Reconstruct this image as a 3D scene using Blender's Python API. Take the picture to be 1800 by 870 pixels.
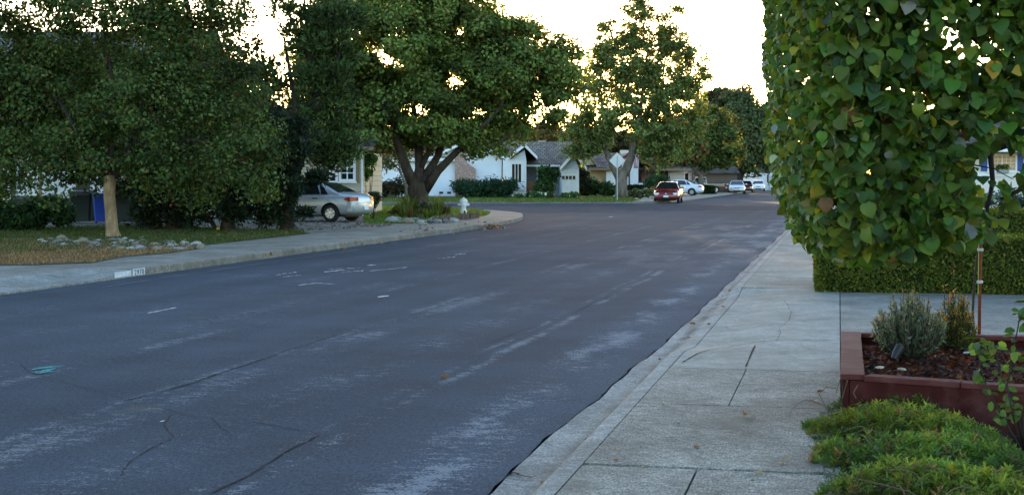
import bpy, bmesh, math, random
import numpy as np
from mathutils import Vector, Matrix
PI = math.pi
R = math.radians
random.seed(7)
rng = np.random.default_rng(11)
scene = bpy.context.scene
COL = scene.collection
for o in list(bpy.data.objects):
    bpy.data.objects.remove(o)

# ------------------------------------------------------------------ camera, sky, sun, exposure
YAW = R(12.47)
CS, SN = math.cos(YAW), math.sin(YAW)
F, CX, HOR, EYE = 2600.0, 900.0, 316.0, 1.6      # photograph pixels (1800 x 870)
cam = bpy.data.cameras.new('camera')
cam_o = bpy.data.objects.new('camera', cam)
COL.objects.link(cam_o)
cam.sensor_width = 36.0
cam.lens = 36.0 * F / 1800.0
cam.shift_y = -(435.0 - HOR) / 1800.0
cam.clip_start = 0.1
cam.clip_end = 4000
cam_o.location = (0, 0, EYE)
cam_o.rotation_euler = (PI / 2, 0, YAW)
scene.camera = cam_o

SUN_ELEV = R(1.25)
SUN_DIR = Vector((-SN * math.cos(SUN_ELEV), CS * math.cos(SUN_ELEV), math.sin(SUN_ELEV)))   # towards the sun
world = bpy.data.worlds.new('World')
scene.world = world
world.use_nodes = True
wn = world.node_tree
wn.nodes.clear()
w_out = wn.nodes.new('ShaderNodeOutputWorld')
w_bg = wn.nodes.new('ShaderNodeBackground')
w_sky = wn.nodes.new('ShaderNodeTexSky')
w_sky.sky_type = 'NISHITA'
w_sky.sun_disc = False
w_sky.sun_elevation = SUN_ELEV
w_sky.sun_rotation = math.atan2(SUN_DIR.x, SUN_DIR.y)
w_sky.air_density = 0.65
w_sky.dust_density = 0.5
w_sky.ozone_density = 1.4
w_bg.inputs['Strength'].default_value = 0.15
wn.links.new(w_sky.outputs[0], w_bg.inputs[0])
wn.links.new(w_bg.outputs[0], w_out.inputs[0])
sun = bpy.data.lights.new('sun', 'SUN')
sun.energy = 2.0
sun.angle = R(0.5)
sun.color = (1.0, 0.72, 0.42)
sun_o = bpy.data.objects.new('sun', sun)
COL.objects.link(sun_o)
sun_o.rotation_euler = SUN_DIR.to_track_quat('Z', 'Y').to_euler()
vs = scene.view_settings
vs.view_transform = 'Standard'
vs.look = 'None'
vs.gamma = 1.0
vs.use_curve_mapping = False
vs.exposure = 3.9
scene.cycles.max_bounces = 6
scene.cycles.transparent_max_bounces = 6
scene.cycles.sample_clamp_indirect = 6.0

# ------------------------------------------------------------------ placing
def cw(xc, zc, h=0.0):
    """metres right of and in front of the camera -> world"""
    return Vector((xc * CS - zc * SN, xc * SN + zc * CS, h))
def P(px, py, h=0.0):
    """the place at height h that the photograph shows at a pixel"""
    z = F * (EYE - h) / (py - HOR)
    return cw((px - CX) / F * z, z, h)
def A(px, py, z):
    """the place z metres in front of the camera at a pixel"""
    return cw((px - CX) / F * z, z, EYE - (py - HOR) * z / F)

# ------------------------------------------------------------------ tagging
def tag(o, label=None, cat=None, group=None, kind=None):
    if label: o['label'] = label
    if cat: o['category'] = cat
    if group: o['group'] = group
    if kind: o['kind'] = kind
    return o
def empty(name, loc=(0, 0, 0), rz=0.0, label=None, cat=None, group=None):
    o = bpy.data.objects.new(name, None)
    o.empty_display_size = 0.2
    COL.objects.link(o)
    o.location = loc
    o.rotation_euler = (0, 0, rz)
    return tag(o, label, cat, group)
def link(name, me, parent=None, loc=None, rz=None):
    o = bpy.data.objects.new(name, me)
    COL.objects.link(o)
    if parent is not None: o.parent = parent
    if loc is not None: o.location = loc
    if rz is not None: o.rotation_euler = (0, 0, rz)
    return o
def copy_tree(o, parent=None):
    c = o.copy()
    COL.objects.link(c)
    c.parent = parent
    for ch in list(o.children):
        copy_tree(ch, c)
    return c

# ------------------------------------------------------------------ mesh collector
class MB:
    def __init__(self):
        self.v = []; self.f = []; self.m = []; self.cur = 0
    def add(self, vs_, fs_):
        b = len(self.v)
        self.v += [tuple(q) for q in vs_]
        for f in fs_:
            self.f.append(tuple(i + b for i in f)); self.m.append(self.cur)
        return self
    def box(self, x0, x1, y0, y1, z0, z1):
        return self.add([(x0, y0, z0), (x1, y0, z0), (x1, y1, z0), (x0, y1, z0), (x0, y0, z1), (x1, y0, z1), (x1, y1, z1), (x0, y1, z1)],
                        [(0, 3, 2, 1), (4, 5, 6, 7), (0, 1, 5, 4), (1, 2, 6, 5), (2, 3, 7, 6), (3, 0, 4, 7)])
    def prism(self, pts, d):
        """polygon (3D points) extruded by vector d"""
        n = len(pts); d = Vector(d)
        a = [Vector(p) for p in pts]
        return self.add(a + [p + d for p in a], [tuple(range(n))[::-1], tuple(range(n, 2 * n))] + [(i, (i + 1) % n, n + (i + 1) % n, n + i) for i in range(n)])
    def slab(self, pts, z0, z1):
        return self.prism([(p[0], p[1], z0) for p in pts], (0, 0, z1 - z0))
    def tube(self, path, rad, n=8, cap=True):
        path = [Vector(p) for p in path]
        if not hasattr(rad, '__len__'): rad = [rad] * len(path)
        rings = []
        up = Vector((0.13, 0.29, 0.95))
        for i, p in enumerate(path):
            t = (path[min(i + 1, len(path) - 1)] - path[max(i - 1, 0)])
            if t.length < 1e-9: t = Vector((0, 0, 1))
            t.normalize()
            s = t.cross(up)
            if s.length < .05: s = t.cross(Vector((1, 0, 0)))
            s.normalize(); q = s.cross(t)
            rings.append([p + (s * math.cos(2 * PI * k / n) + q * math.sin(2 * PI * k / n)) * rad[i] for k in range(n)])
        return self.loft(rings, cap)
    def loft(self, rings, cap=True):
        n = len(rings[0]); vs_ = [p for r in rings for p in r]; fs_ = []
        for i in range(len(rings) - 1):
            for k in range(n):
                fs_.append((i * n + k, i * n + (k + 1) % n, (i + 1) * n + (k + 1) % n, (i + 1) * n + k))
        if cap:
            fs_.append(tuple(range(n))[::-1]); fs_.append(tuple((len(rings) - 1) * n + k for k in range(n)))
        return self.add(vs_, fs_)
    def lathe(self, prof, n=20, c=(0, 0, 0), axis='z', cap=True):
        """prof: (radius, height) pairs"""
        rings = []
        for r, h in prof:
            ring = []
            for k in range(n):
                a = 2 * PI * k / n
                x, y = r * math.cos(a), r * math.sin(a)
                p = (x, y, h) if axis == 'z' else ((x, h, y) if axis == 'y' else (h, x, y))
                ring.append((p[0] + c[0], p[1] + c[1], p[2] + c[2]))
            rings.append(ring)
        return self.loft(rings, cap)
    def mesh(self, name, mats, smooth=False, bevel=0):
        me = bpy.data.meshes.new(name)
        me.from_pydata(self.v, [], self.f)
        if not isinstance(mats, (list, tuple)): mats = [mats]
        for m in mats: me.materials.append(m)
        bm = bmesh.new(); bm.from_mesh(me)
        bmesh.ops.recalc_face_normals(bm, faces=bm.faces)
        if bevel:
            bmesh.ops.bevel(bm, geom=[e for e in bm.edges if len(e.link_faces) == 2 and e.calc_face_angle(0) > .5], offset=bevel, segments=2, affect='EDGES', profile=.6)
        bm.to_mesh(me); bm.free()
        if len(mats) > 1 and not bevel:
            me.polygons.foreach_set('material_index', self.m)
        if smooth:
            me.polygons.foreach_set('use_smooth', [True] * len(me.polygons))
        me.update()
        return me
    def build(self, name, mats, parent=None, smooth=False, bevel=0, loc=None, rz=None, sharp=None):
        me = self.mesh(name, mats, smooth, bevel)
        if smooth and sharp:
            try: me.set_sharp_from_angle(angle=R(sharp))
            except Exception: pass
        return link(name, me, parent, loc, rz)

# ------------------------------------------------------------------ materials
class NT:
    def __init__(self, name):
        self.mat = bpy.data.materials.new(name)
        self.mat.use_nodes = True
        self.t = self.mat.node_tree
        self.t.nodes.clear()
        self.out = self.t.nodes.new('ShaderNodeOutputMaterial')
        self.pos = None
    def n(self, typ, **kw):
        nd = self.t.nodes.new(typ)
        for k, v in kw.items(): setattr(nd, k, v)
        return nd
    def l(self, a, b): self.t.links.new(a, b)
    def inp(self, sock, v):
        if hasattr(v, 'is_output') or isinstance(v, bpy.types.NodeSocket): self.l(v, sock)
        else:
            if isinstance(v, (tuple, list)) and len(v) == 3 and sock.type == 'RGBA': v = (*v, 1)
            sock.default_value = v
    def world(self):
        if not self.pos: self.pos = self.n('ShaderNodeNewGeometry').outputs['Position']
        return self.pos
    def objc(self): return self.n('ShaderNodeTexCoord').outputs['Object']
    def map(self, vec, scale=(1, 1, 1), loc=(0, 0, 0), rot=(0, 0, 0)):
        m = self.n('ShaderNodeMapping'); self.l(vec, m.inputs[0])
        m.inputs['Scale'].default_value = scale; m.inputs['Location'].default_value = loc; m.inputs['Rotation'].default_value = rot
        return m.outputs[0]
    def noise(self, vec, scale, detail=4, rough=.55, dist=0):
        x = self.n('ShaderNodeTexNoise'); self.l(vec, x.inputs['Vector'])
        x.inputs['Scale'].default_value = scale; x.inputs['Detail'].default_value = detail
        x.inputs['Roughness'].default_value = rough; x.inputs['Distortion'].default_value = dist
        return x.outputs['Fac']
    def voro(self, vec, scale, feature='F1', out='Distance'):
        x = self.n('ShaderNodeTexVoronoi'); x.feature = feature; self.l(vec, x.inputs['Vector']); x.inputs['Scale'].default_value = scale
        return x.outputs[out]
    def math(self, op, a, b=None, c=None, clamp=False):
        x = self.n('ShaderNodeMath'); x.operation = op; x.use_clamp = clamp
        self.inp(x.inputs[0], a)
        if b is not None: self.inp(x.inputs[1], b)
        if c is not None: self.inp(x.inputs[2], c)
        return x.outputs[0]
    def ramp(self, v, lo, hi, a=0.0, b=1.0):
        x = self.n('ShaderNodeMapRange'); x.clamp = True
        self.inp(x.inputs[0], v); x.inputs[1].default_value = lo; x.inputs[2].default_value = hi
        x.inputs[3].default_value = a; x.inputs[4].default_value = b
        return x.outputs[0]
    def mix(self, fac, a, b, mode='MIX'):
        x = self.n('ShaderNodeMix'); x.data_type = 'RGBA'; x.blend_type = mode
        self.inp(x.inputs[0], fac); self.inp(x.inputs[6], a); self.inp(x.inputs[7], b)
        return x.outputs[2]
    def mul(self, col, fac):
        g = self.n('ShaderNodeCombineColor')
        for i in range(3): self.inp(g.inputs[i], fac)
        return self.mix(1.0, col, g.outputs[0], 'MULTIPLY')
    def sep(self, vec):
        s = self.n('ShaderNodeSeparateXYZ'); self.l(vec, s.inputs[0]); return s.outputs
    def comb(self, x, y, z):
        c = self.n('ShaderNodeCombineXYZ')
        for i, v in enumerate((x, y, z)): self.inp(c.inputs[i], v)
        return c.outputs[0]
    def bump(self, h, strength=.3, dist=.01):
        b = self.n('ShaderNodeBump'); self.l(h, b.inputs['Height']); b.inputs['Strength'].default_value = strength; b.inputs['Distance'].default_value = dist
        return b.outputs[0]
    def bsdf(self, col, rough=.8, spec=.3, metal=0, normal=None, coat=0, link_out=True, **kw):
        p = self.n('ShaderNodeBsdfPrincipled')
        self.inp(p.inputs['Base Color'], col); self.inp(p.inputs['Roughness'], rough)
        self.inp(p.inputs['Specular IOR Level'], spec); self.inp(p.inputs['Metallic'], metal)
        if coat:
            p.inputs['Coat Weight'].default_value = coat; p.inputs['Coat Roughness'].default_value = .06
        if normal is not None: self.l(normal, p.inputs['Normal'])
        if link_out: self.l(p.outputs[0], self.out.inputs[0])
        return p

def simple(name, col, rough=.75, spec=.3, var=.15, scale=6.0, metal=0, bump=0.0, bscale=40, coat=0, dirt=None, dirt_scale=2.0):
    m = NT(name)
    v = m.objc()
    f = m.ramp(m.noise(v, scale), .3, .7, 1 - var, 1 + var)
    c = m.mul((*col, 1), f)
    if dirt:
        c = m.mix(m.ramp(m.noise(v, dirt_scale, 6, .65), .52, .72, 0, .75), c, (*dirt, 1))
    nrm = m.bump(m.noise(v, bscale, 3), bump, .01) if bump else None
    m.bsdf(c, rough, spec, metal, nrm, coat)
    return m.mat

def bark(name, col, var=.4, stretch=.16, scale=9.0, rough=.9, bump=.8):
    m = NT(name)
    v = m.map(m.objc(), (1, 1, stretch))
    c = m.mul((*col, 1), m.ramp(m.noise(v, scale, 6, .7), .32, .68, 1 - var, 1 + var))
    c = m.mul(c, m.ramp(m.noise(m.objc(), 1.7, 4, .6), .35, .65, .72, 1.2))
    c = m.mix(m.ramp(m.noise(m.map(v, (1, 1, 1), (3, 5, 1)), scale * 1.8, 5, .75), .55, .64, 0, .7), c, tuple(q * .42 for q in col) + (1,))
    m.bsdf(c, rough, .15, 0, m.bump(m.noise(v, scale * 1.5, 5, .7), bump, .04))
    return m.mat

def leaf_mat(name, trans=.35, rough=.5, spec=.35, tboost=1.5, tcol=(1.25, 1.0, .45)):
    m = NT(name)
    a = m.n('ShaderNodeAttribute'); a.attribute_name = 'tint'
    p = m.bsdf(a.outputs['Color'], rough, spec, link_out=False)
    t = m.n('ShaderNodeBsdfTranslucent')
    m.l(m.mix(1.0, a.outputs['Color'], (tcol[0] * tboost, tcol[1] * tboost, tcol[2] * tboost, 1), 'MULTIPLY'), t.inputs[0])
    mx = m.n('ShaderNodeMixShader'); mx.inputs[0].default_value = trans
    m.l(p.outputs[0], mx.inputs[1]); m.l(t.outputs[0], mx.inputs[2]); m.l(mx.outputs[0], m.out.inputs[0])
    return m.mat

def siding(name, col, pitch=.2, axis='z', depth=.35, line=.12):
    m = NT(name)
    v = m.objc(); s = m.sep(v)
    k = {'x': 0, 'y': 1, 'z': 2}[axis]
    ph = m.math('FRACT', m.math('DIVIDE', s[k], pitch))
    edge = m.ramp(ph, 0, line, 0, 1)
    c = m.mul((*col, 1), m.ramp(m.noise(v, 3), .3, .7, .9, 1.08))
    m.bsdf(c, .7, .25, 0, m.bump(m.math('MULTIPLY', edge, m.ramp(ph, line, 1, 1, .55)), depth * 2, .03))
    return m.mat

def bricks(name, a, b, mortar, bw=.21, bh=.07, rough=.9, xy=None):
    m = NT(name)
    v = m.objc(); s = m.sep(v)
    vec = m.comb(m.math('ADD', s[0], s[1]), s[2], 0.0)
    t = m.n('ShaderNodeTexBrick'); m.l(vec, t.inputs['Vector'])
    t.inputs['Scale'].default_value = 1.0; t.inputs['Brick Width'].default_value = bw; t.inputs['Row Height'].default_value = bh
    t.inputs['Mortar Size'].default_value = .008; t.inputs['Bias'].default_value = 0
    m.inp(t.inputs['Color1'], (*a, 1)); m.inp(t.inputs['Color2'], (*b, 1)); m.inp(t.inputs['Mortar'], (*mortar, 1))
    nz = m.noise(vec, 7.0, 2)
    c = m.mix(m.ramp(nz, .54, .7), t.outputs['Color'], (*mortar, 1))
    m.bsdf(c, rough, .2, 0, m.bump(t.outputs['Fac'], -.5, .01))
    return m.mat

def shingles(name, col, var=.35, along='x', pitch=.16):
    """rows run along the eave; the slope direction is read off the height"""
    m = NT(name)
    v = m.objc(); s = m.sep(v)
    u = s[0] if along == 'x' else s[1]
    vec = m.comb(u, m.math('MULTIPLY', s[2], 2.3), 0.0)
    t = m.n('ShaderNodeTexBrick'); m.l(vec, t.inputs['Vector'])
    t.inputs['Scale'].default_value = 1.0; t.inputs['Brick Width'].default_value = .3; t.inputs['Row Height'].default_value = pitch * 2.2
    t.inputs['Mortar Size'].default_value = .03
    d = tuple(c * (1 - var) for c in col); u_ = tuple(c * (1 + var) for c in col)
    m.inp(t.inputs['Color1'], (*d, 1)); m.inp(t.inputs['Color2'], (*u_, 1)); m.inp(t.inputs['Mortar'], tuple(c * .35 for c in col) + (1,))
    c = m.mul(t.outputs['Color'], m.ramp(m.noise(v, 1.2, 5), .3, .7, .75, 1.2))
    m.bsdf(c, .9, .2, 0, m.bump(t.outputs['Fac'], -.6, .02))
    return m.mat

MAT = {}
MAT['leaf'] = leaf_mat('foliage', .3, .6, .16, 1.3)
MAT['leaf_soft'] = leaf_mat('soft_foliage', .38, .65, .15)
MAT['leaf_big'] = leaf_mat('broad_leaf', .38, .5, .22, 1.5, (1.25, 1.0, .35))
MAT['needle'] = leaf_mat('conifer_foliage', .12, .7, .2)
MAT['grass'] = leaf_mat('grass_blades', .35, .6, .2, 1.3)
MAT['bark_pale'] = bark('pale_bark', (.3, .2, .115), .35, .2, 11)
MAT['bark_grey'] = bark('grey_bark', (.075, .058, .042), .45, .2, 6)
MAT['bark_dark'] = bark('dark_bark', (.042, .032, .026), .4, .25, 8)
MAT['bark_light'] = bark('light_grey_bark', (.17, .135, .105), .35, .25, 5)
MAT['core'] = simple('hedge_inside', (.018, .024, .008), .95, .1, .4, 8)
MAT['white_paint'] = simple('white_wall_paint', (.74, .76, .8), .7, .3, .04, 1.2, bump=.15, bscale=60)
MAT['trim_white'] = simple('white_trim_paint', (.78, .78, .78), .5, .4, .04, 3)
MAT['beige'] = siding('beige_siding', (.5, .44, .33), .22)
MAT['brown_trim'] = simple('brown_trim_paint', (.22, .155, .085), .6, .3, .1, 4)
MAT['dark_trim'] = simple('dark_green_trim', (.02, .05, .04), .5, .4, .1, 4)
MAT['roof_brown'] = shingles('brown_shingles', (.17, .12, .095))
MAT['roof_tan'] = shingles('rust_shingles', (.25, .15, .1))
MAT['roof_grey'] = shingles('weathered_grey_shingles', (.2, .16, .13))
MAT['roof_dark'] = shingles('dark_shingles', (.07, .058, .05))
MAT['roof_blue'] = shingles('blue_grey_shingles', (.25, .28, .32))
MAT['roof_grey_y'] = shingles('weathered_grey_shingles_on_gable', (.2, .16, .13), along='y')
MAT['roof_brown_y'] = shingles('brown_shingles_on_gable', (.15, .11, .09), along='y')
MAT['brick'] = bricks('painted_brick', (.25, .095, .06), (.36, .18, .125), (.5, .45, .4))
MAT['chim'] = bricks('pale_red_brick', (.36, .2, .15), (.45, .3, .24), (.5, .45, .42))
MAT['glass'] = simple('window_glass', (.016, .02, .02), .12, .22, .3, .8)
MAT['car_glass'] = simple('car_glass', (.012, .016, .018), .04, .8, .2, 1)
MAT['black_rubber'] = simple('black_rubber', (.018, .018, .018), .85, .25, .2, 10)
MAT['black_plastic'] = simple('black_plastic', (.015, .015, .016), .5, .4, .1, 5)
MAT['steel'] = simple('painted_steel_grey', (.42, .43, .43), .45, .5, .06, 6, metal=.6)
MAT['chrome'] = simple('bright_wheel_metal', (.55, .56, .58), .3, .5, .06, 8, metal=.8)

# ------------------------------------------------------------------ foliage: many small leaf faces spread through a crown
TPL = {}
def tpl(name, verts, faces):
    TPL[name] = (np.array(verts, float), np.array(faces, int))
tpl('diamond', [(0, 0, 0), (.5, .42, .06), (1, 0, 0), (.5, -.42, .06)], [(0, 3, 2, 1)])
tpl('leaf', [(0, 0, 0), (.28, .3, .08), (.72, .26, .08), (1, 0, -.06), (.72, -.26, .08), (.28, -.3, .08)], [(0, 3, 2, 1), (0, 5, 4, 3)])
tpl('needle', [(0, 0, 0), (.4, .16, .02), (1, 0, 0), (.4, -.16, .02)], [(0, 3, 2, 1)])
tpl('blade', [(0, .07, 0), (0, -.07, 0), (.55, -.05, .05), (.55, .05, .05)], [(0, 1, 2, 3)])
tpl('heart', [(0, 0, 0), (.3, 0, .03), (.55, 0, .0), (.76, 0, -.04), (1.0, 0, -.13),
              (-.09, .2, .0), (.04, .41, .07), (.3, .51, .17), (.58, .44, .13), (.82, .22, .0),
              (-.09, -.2, .0), (.04, -.41, .07), (.3, -.51, .17), (.58, -.44, .13), (.82, -.22, .0)],
    [(0, 1, 6, 5), (1, 2, 7, 6), (2, 3, 8, 7), (3, 4, 9, 8), (0, 10, 11, 1), (1, 11, 12, 2), (2, 12, 13, 3), (3, 13, 14, 4)])
tpl('dry', [(0, 0, 0), (.3, .34, .2), (.72, .28, .24), (1, 0, .16), (.72, -.26, .05), (.28, -.32, .26)], [(0, 3, 2, 1), (0, 5, 4, 3)])

def norm(a):
    return a / np.maximum(np.linalg.norm(a, axis=-1, keepdims=True), 1e-9)
def rdir(n):
    return norm(rng.normal(size=(n, 3)))

def leaf_mesh(name, pos, nrm, tip, size, col, kind, mat, origin=(0, 0, 0)):
    """one mesh of leaves: pos/nrm/tip n x 3, size n, col n x 3"""
    tv, tf = TPL[kind]
    pos = np.asarray(pos, float) - np.asarray(origin, float)
    w = norm(np.asarray(nrm, float)); u = np.asarray(tip, float)
    u = norm(u - (u * w).sum(1, keepdims=True) * w); v = np.cross(w, u)
    n = len(pos); k = len(tv)
    size = np.broadcast_to(np.asarray(size, float), (n,))
    V = pos[:, None, :] + size[:, None, None] * (tv[None, :, 0, None] * u[:, None, :] + tv[None, :, 1, None] * v[:, None, :] + tv[None, :, 2, None] * w[:, None, :])
    V = V.reshape(-1, 3)
    Fc = (tf[None] + (np.arange(n) * k)[:, None, None]).reshape(-1, tf.shape[1])
    me = bpy.data.meshes.new(name)
    me.vertices.add(len(V)); me.vertices.foreach_set('co', V.astype(np.float32).ravel())
    me.loops.add(Fc.size); me.loops.foreach_set('vertex_index', Fc.astype(np.int32).ravel())
    me.polygons.add(len(Fc)); me.polygons.foreach_set('loop_start', (np.arange(len(Fc)) * Fc.shape[1]).astype(np.int32))
    me.update(calc_edges=True)
    at = me.attributes.new('tint', 'FLOAT_COLOR', 'POINT')
    c = np.ones((n, k, 4), np.float32); c[:, :, :3] = np.asarray(col)[:, None, :]
    at.data.foreach_set('color', c.ravel())
    if kind in ('heart', 'leaf', 'dry'):
        me.polygons.foreach_set('use_smooth', np.ones(len(Fc), bool))
    me.materials.append(mat)
    return me

def palette(n, pal, spread=.25):
    """pal: list of (weight, rgb)"""
    wts = np.array([p[0] for p in pal], float); wts /= wts.sum()
    idx = rng.choice(len(pal), n, p=wts)
    c = np.array([p[1] for p in pal])[idx]
    return np.clip(c * (1 + spread * rng.normal(size=(n, 1))), .004, .9) * (1 + .1 * rng.normal(size=(n, 3))).clip(.6, 1.5)

def crown_points(spheres, nsub, nleaf, sub_r, inner=.5, flat=.75, cut=None):
    """spheres: (centre, radius3). Returns leaf positions, outward normals, clump index, clump centres"""
    vol = np.array([np.prod(r) ** .75 for c, r in spheres]); vol /= vol.sum()
    cs, outs = [], []
    for (c, r), fr in zip(spheres, vol):
        m = max(3, int(round(nsub * fr)))
        d = rdir(m); rad = inner + (1 - inner) * rng.random(m) ** .6
        cs.append(np.array(c) + d * rad[:, None] * np.array(r)); outs.append(d)
    cs = np.concatenate(cs); outs = np.concatenate(outs)
    if cut is not None:
        k = cut(cs); cs, outs = cs[k], outs[k]
    n = len(cs)
    wts = rng.random(n) ** 1.2 + .12; wts /= wts.sum()
    idx = rng.choice(n, nleaf, p=wts)
    sr = sub_r * (.55 + .9 * rng.random(n))
    d = rdir(nleaf)
    rad = rng.random(nleaf) ** .45
    pos = cs[idx] + d * (rad * sr[idx])[:, None] * np.array([1.15, 1.15, flat])
    nr = norm(outs[idx] * .5 + d * .7 + np.array([0, 0, .55]) + .55 * rng.normal(size=(nleaf, 3)))
    return pos, nr, idx, cs, sr

def curve_path(a, b, sag=.0, n=6, wob=.06):
    a, b = Vector(a), Vector(b); L = (b - a).length
    off = Vector(rng.normal(size=3)) * wob * L
    out = []
    for i in range(n + 1):
        t = i / n
        p = a.lerp(b, t) + off * math.sin(PI * t) + Vector((0, 0, sag * L)) * math.sin(PI * t)
        out.append(p)
    return out

def tree(name, label, base, trunk, spheres, nsub, nleaf, leaf, size, pal, bark, mat, limbs=(), sub_r=.5, inner=.5, group=None, clump_var=.25,
         twigs=60, twig_r=.012, droop=.3, cut=None, flat=.75, cat='tree', limb_r=None, auto_limbs=True, branch_mat=None):
    """trunk: list of (point, radius); limbs: lists of (point, radius). Things: trunk (with limbs) and crown"""
    base = Vector(base)
    root = empty(name, base, 0, label, cat, group)
    mb = MB()
    mb.tube([Vector(p) - base for p, r in trunk], [r for p, r in trunk], 12)
    if branch_mat:
        mb.build('trunk', bark, root, smooth=True); mb = MB()
    for lb in limbs:
        mb.tube([Vector(p) - base for p, r in lb], [r for p, r in lb], 8)
    fork = Vector(trunk[-1][0]); fr = limb_r or trunk[-1][1] * .6
    pos, nr, idx, cs, sr = crown_points(spheres, nsub, nleaf, sub_r, inner, flat, cut)
    anchors = [fork] + [Vector(p) for lb in limbs for p, r in lb[1:]]
    if auto_limbs:
        for c, r in spheres:
            c = Vector(c)
            a = min(anchors, key=lambda q: (q - c).length)
            if (a - c).length > .3 * min(r):
                pth = curve_path(a, c, .06, 7, .08)
                r0 = min(fr, .028 * (a - c).length + .015)
                mb.tube([p - base for p in pth], [r0 * (1 - .75 * i / 7) for i in range(8)], 6)
                anchors += pth[2:]
    A_ = np.array([list(q) for q in anchors])
    for k in rng.permutation(len(cs))[:twigs]:
        a = A_[np.argmin(((A_ - cs[k]) ** 2).sum(1))]
        pth = curve_path(a, cs[k], .05, 4, .1)
        mb.tube([p - base for p in pth], [twig_r * 1.6, twig_r * 1.3, twig_r, twig_r * .7, twig_r * .4], 4, cap=False)
    mb.build('branches' if branch_mat else 'trunk', branch_mat or bark, root, smooth=True)
    n = len(pos)
    col = palette(n, pal)
    cv = np.clip(1 + clump_var * rng.normal(size=len(cs)), .45, 1.7)
    col = col * cv[idx][:, None]
    tip = norm(rng.normal(size=(n, 3)) + np.array([0, 0, -droop * 2]))
    sz = size * (.7 + .6 * rng.random(n))
    link('crown', leaf_mesh('crown', pos, nr, tip, sz, col, leaf, mat, base), root)
    return root

def SP(px, py, rpx, z, dz=0.0, ry=None, deep=1.0):
    """a crown lobe seen at a pixel with a pixel radius, z + dz metres away"""
    zz = z + dz
    s = F / zz
    r = rpx / s
    return (np.array(A(px, py, zz)), np.array([r, r * deep, (ry or rpx) / s]))

def LP(z, *pts):
    """limb path: (px, py, dz, radius)"""
    return [(A(px, py, z + dz), r) for px, py, dz, r in pts]

def conifer_sprays(name, label, base, trunk, spheres, nsub, nleaf, size, pal, bark, group=None, up=.6, sub_r=.3, cat='tree', limbs=(), inner=.45, twigs=30, parent_name='crown'):
    base = Vector(base)
    root = empty(name, base, 0, label, cat, group)
    mb = MB()
    mb.tube([Vector(p) - base for p, r in trunk], [r for p, r in trunk], 10)
    for lb in limbs: mb.tube([Vector(p) - base for p, r in lb], [r for p, r in lb], 7)
    pos, nr, idx, cs, sr = crown_points(spheres, nsub, nleaf, sub_r, inner)
    anchors = [Vector(p) for p, r in trunk]
    A_ = np.array([list(q) for q in anchors])
    for k in rng.permutation(len(cs))[:twigs]:
        a = A_[np.argmin(((A_ - cs[k]) ** 2).sum(1))]
        pth = curve_path(a, cs[k], .04, 4, .08)
        mb.tube([p - base for p in pth], [.03, .026, .02, .014, .008], 5, cap=False)
    mb.build('trunk', bark, root, smooth=True)
    n = len(pos)
    cv = np.clip(1 + .3 * rng.normal(size=len(cs)), .4, 1.8)
    col = palette(n, pal) * cv[idx][:, None]
    out = norm(pos - cs[idx])
    tip = norm(out + np.array([0, 0, up]) + .35 * rng.normal(size=(n, 3)))
    link(parent_name, leaf_mesh('crown', pos, rdir(n), tip, size * (.6 + .8 * rng.random(n)), col, 'needle', MAT['needle'], base), root)
    return root

def box_hedge(name, label, loc, rz, L, D, H, n, size, pal, group=None, cat='hedge', core_in=.06, rough=.02, leaf='leaf'):
    """clipped hedge: dark twiggy inside, leaves over every face; local x along, y deep"""
    root = empty(name, loc, rz, label, cat, group)
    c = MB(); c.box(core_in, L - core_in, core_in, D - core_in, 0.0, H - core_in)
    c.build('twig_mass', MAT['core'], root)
    areas = np.array([L * H, L * H, D * H, D * H, L * D]); pr = areas / areas.sum()
    f = rng.choice(5, n, p=pr); a, b = rng.random(n), rng.random(n)
    p = np.zeros((n, 3)); o = np.zeros((n, 3))
    for k, (P0, O) in enumerate([(lambda a, b: (a * L, 0 * a, b * H), (0, -1, 0)), (lambda a, b: (a * L, 0 * a + D, b * H), (0, 1, 0)),
                                 (lambda a, b: (0 * a, a * D, b * H), (-1, 0, 0)), (lambda a, b: (0 * a + L, a * D, b * H), (1, 0, 0)),
                                 (lambda a, b: (a * L, b * D, 0 * a + H), (0, 0, 1))]):
        s = f == k
        p[s] = np.stack(P0(a[s], b[s]), 1); o[s] = O
    # uneven clipping: slow waves and tufts
    wv = np.sin(p[:, 0] * 3.1 + p[:, 2] * 4.3) * .5 + np.sin(p[:, 0] * 7.7 + p[:, 1] * 5.1 + p[:, 2] * 9.2) * .35 + np.sin(p[:, 1] * 11 + p[:, 0] * 1.7) * .3
    dep = rng.random(n) ** 2 * core_in * 1.3
    p = p + o * (wv * rough)[:, None] - o * dep[:, None]
    # round the top edges a little
    p[:, 2] -= np.where(f < 4, 0, 0)
    nr = norm(o * .8 + .7 * rng.normal(size=(n, 3)))
    tip = norm(rng.normal(size=(n, 3)) + o * .6 + np.array([0, 0, .3]))
    cl = 1 + .22 * np.sin(p[:, 0] * 9.0 + np.sin(p[:, 2] * 13) * 2) * np.sin(p[:, 2] * 17 + p[:, 0] * 3)
    col = palette(n, pal) * cl[:, None]
    link('foliage', leaf_mesh('foliage', p, nr, tip, size * (.6 + .8 * rng.random(n)), col, leaf, MAT['leaf_soft']), root)
    return root

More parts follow.
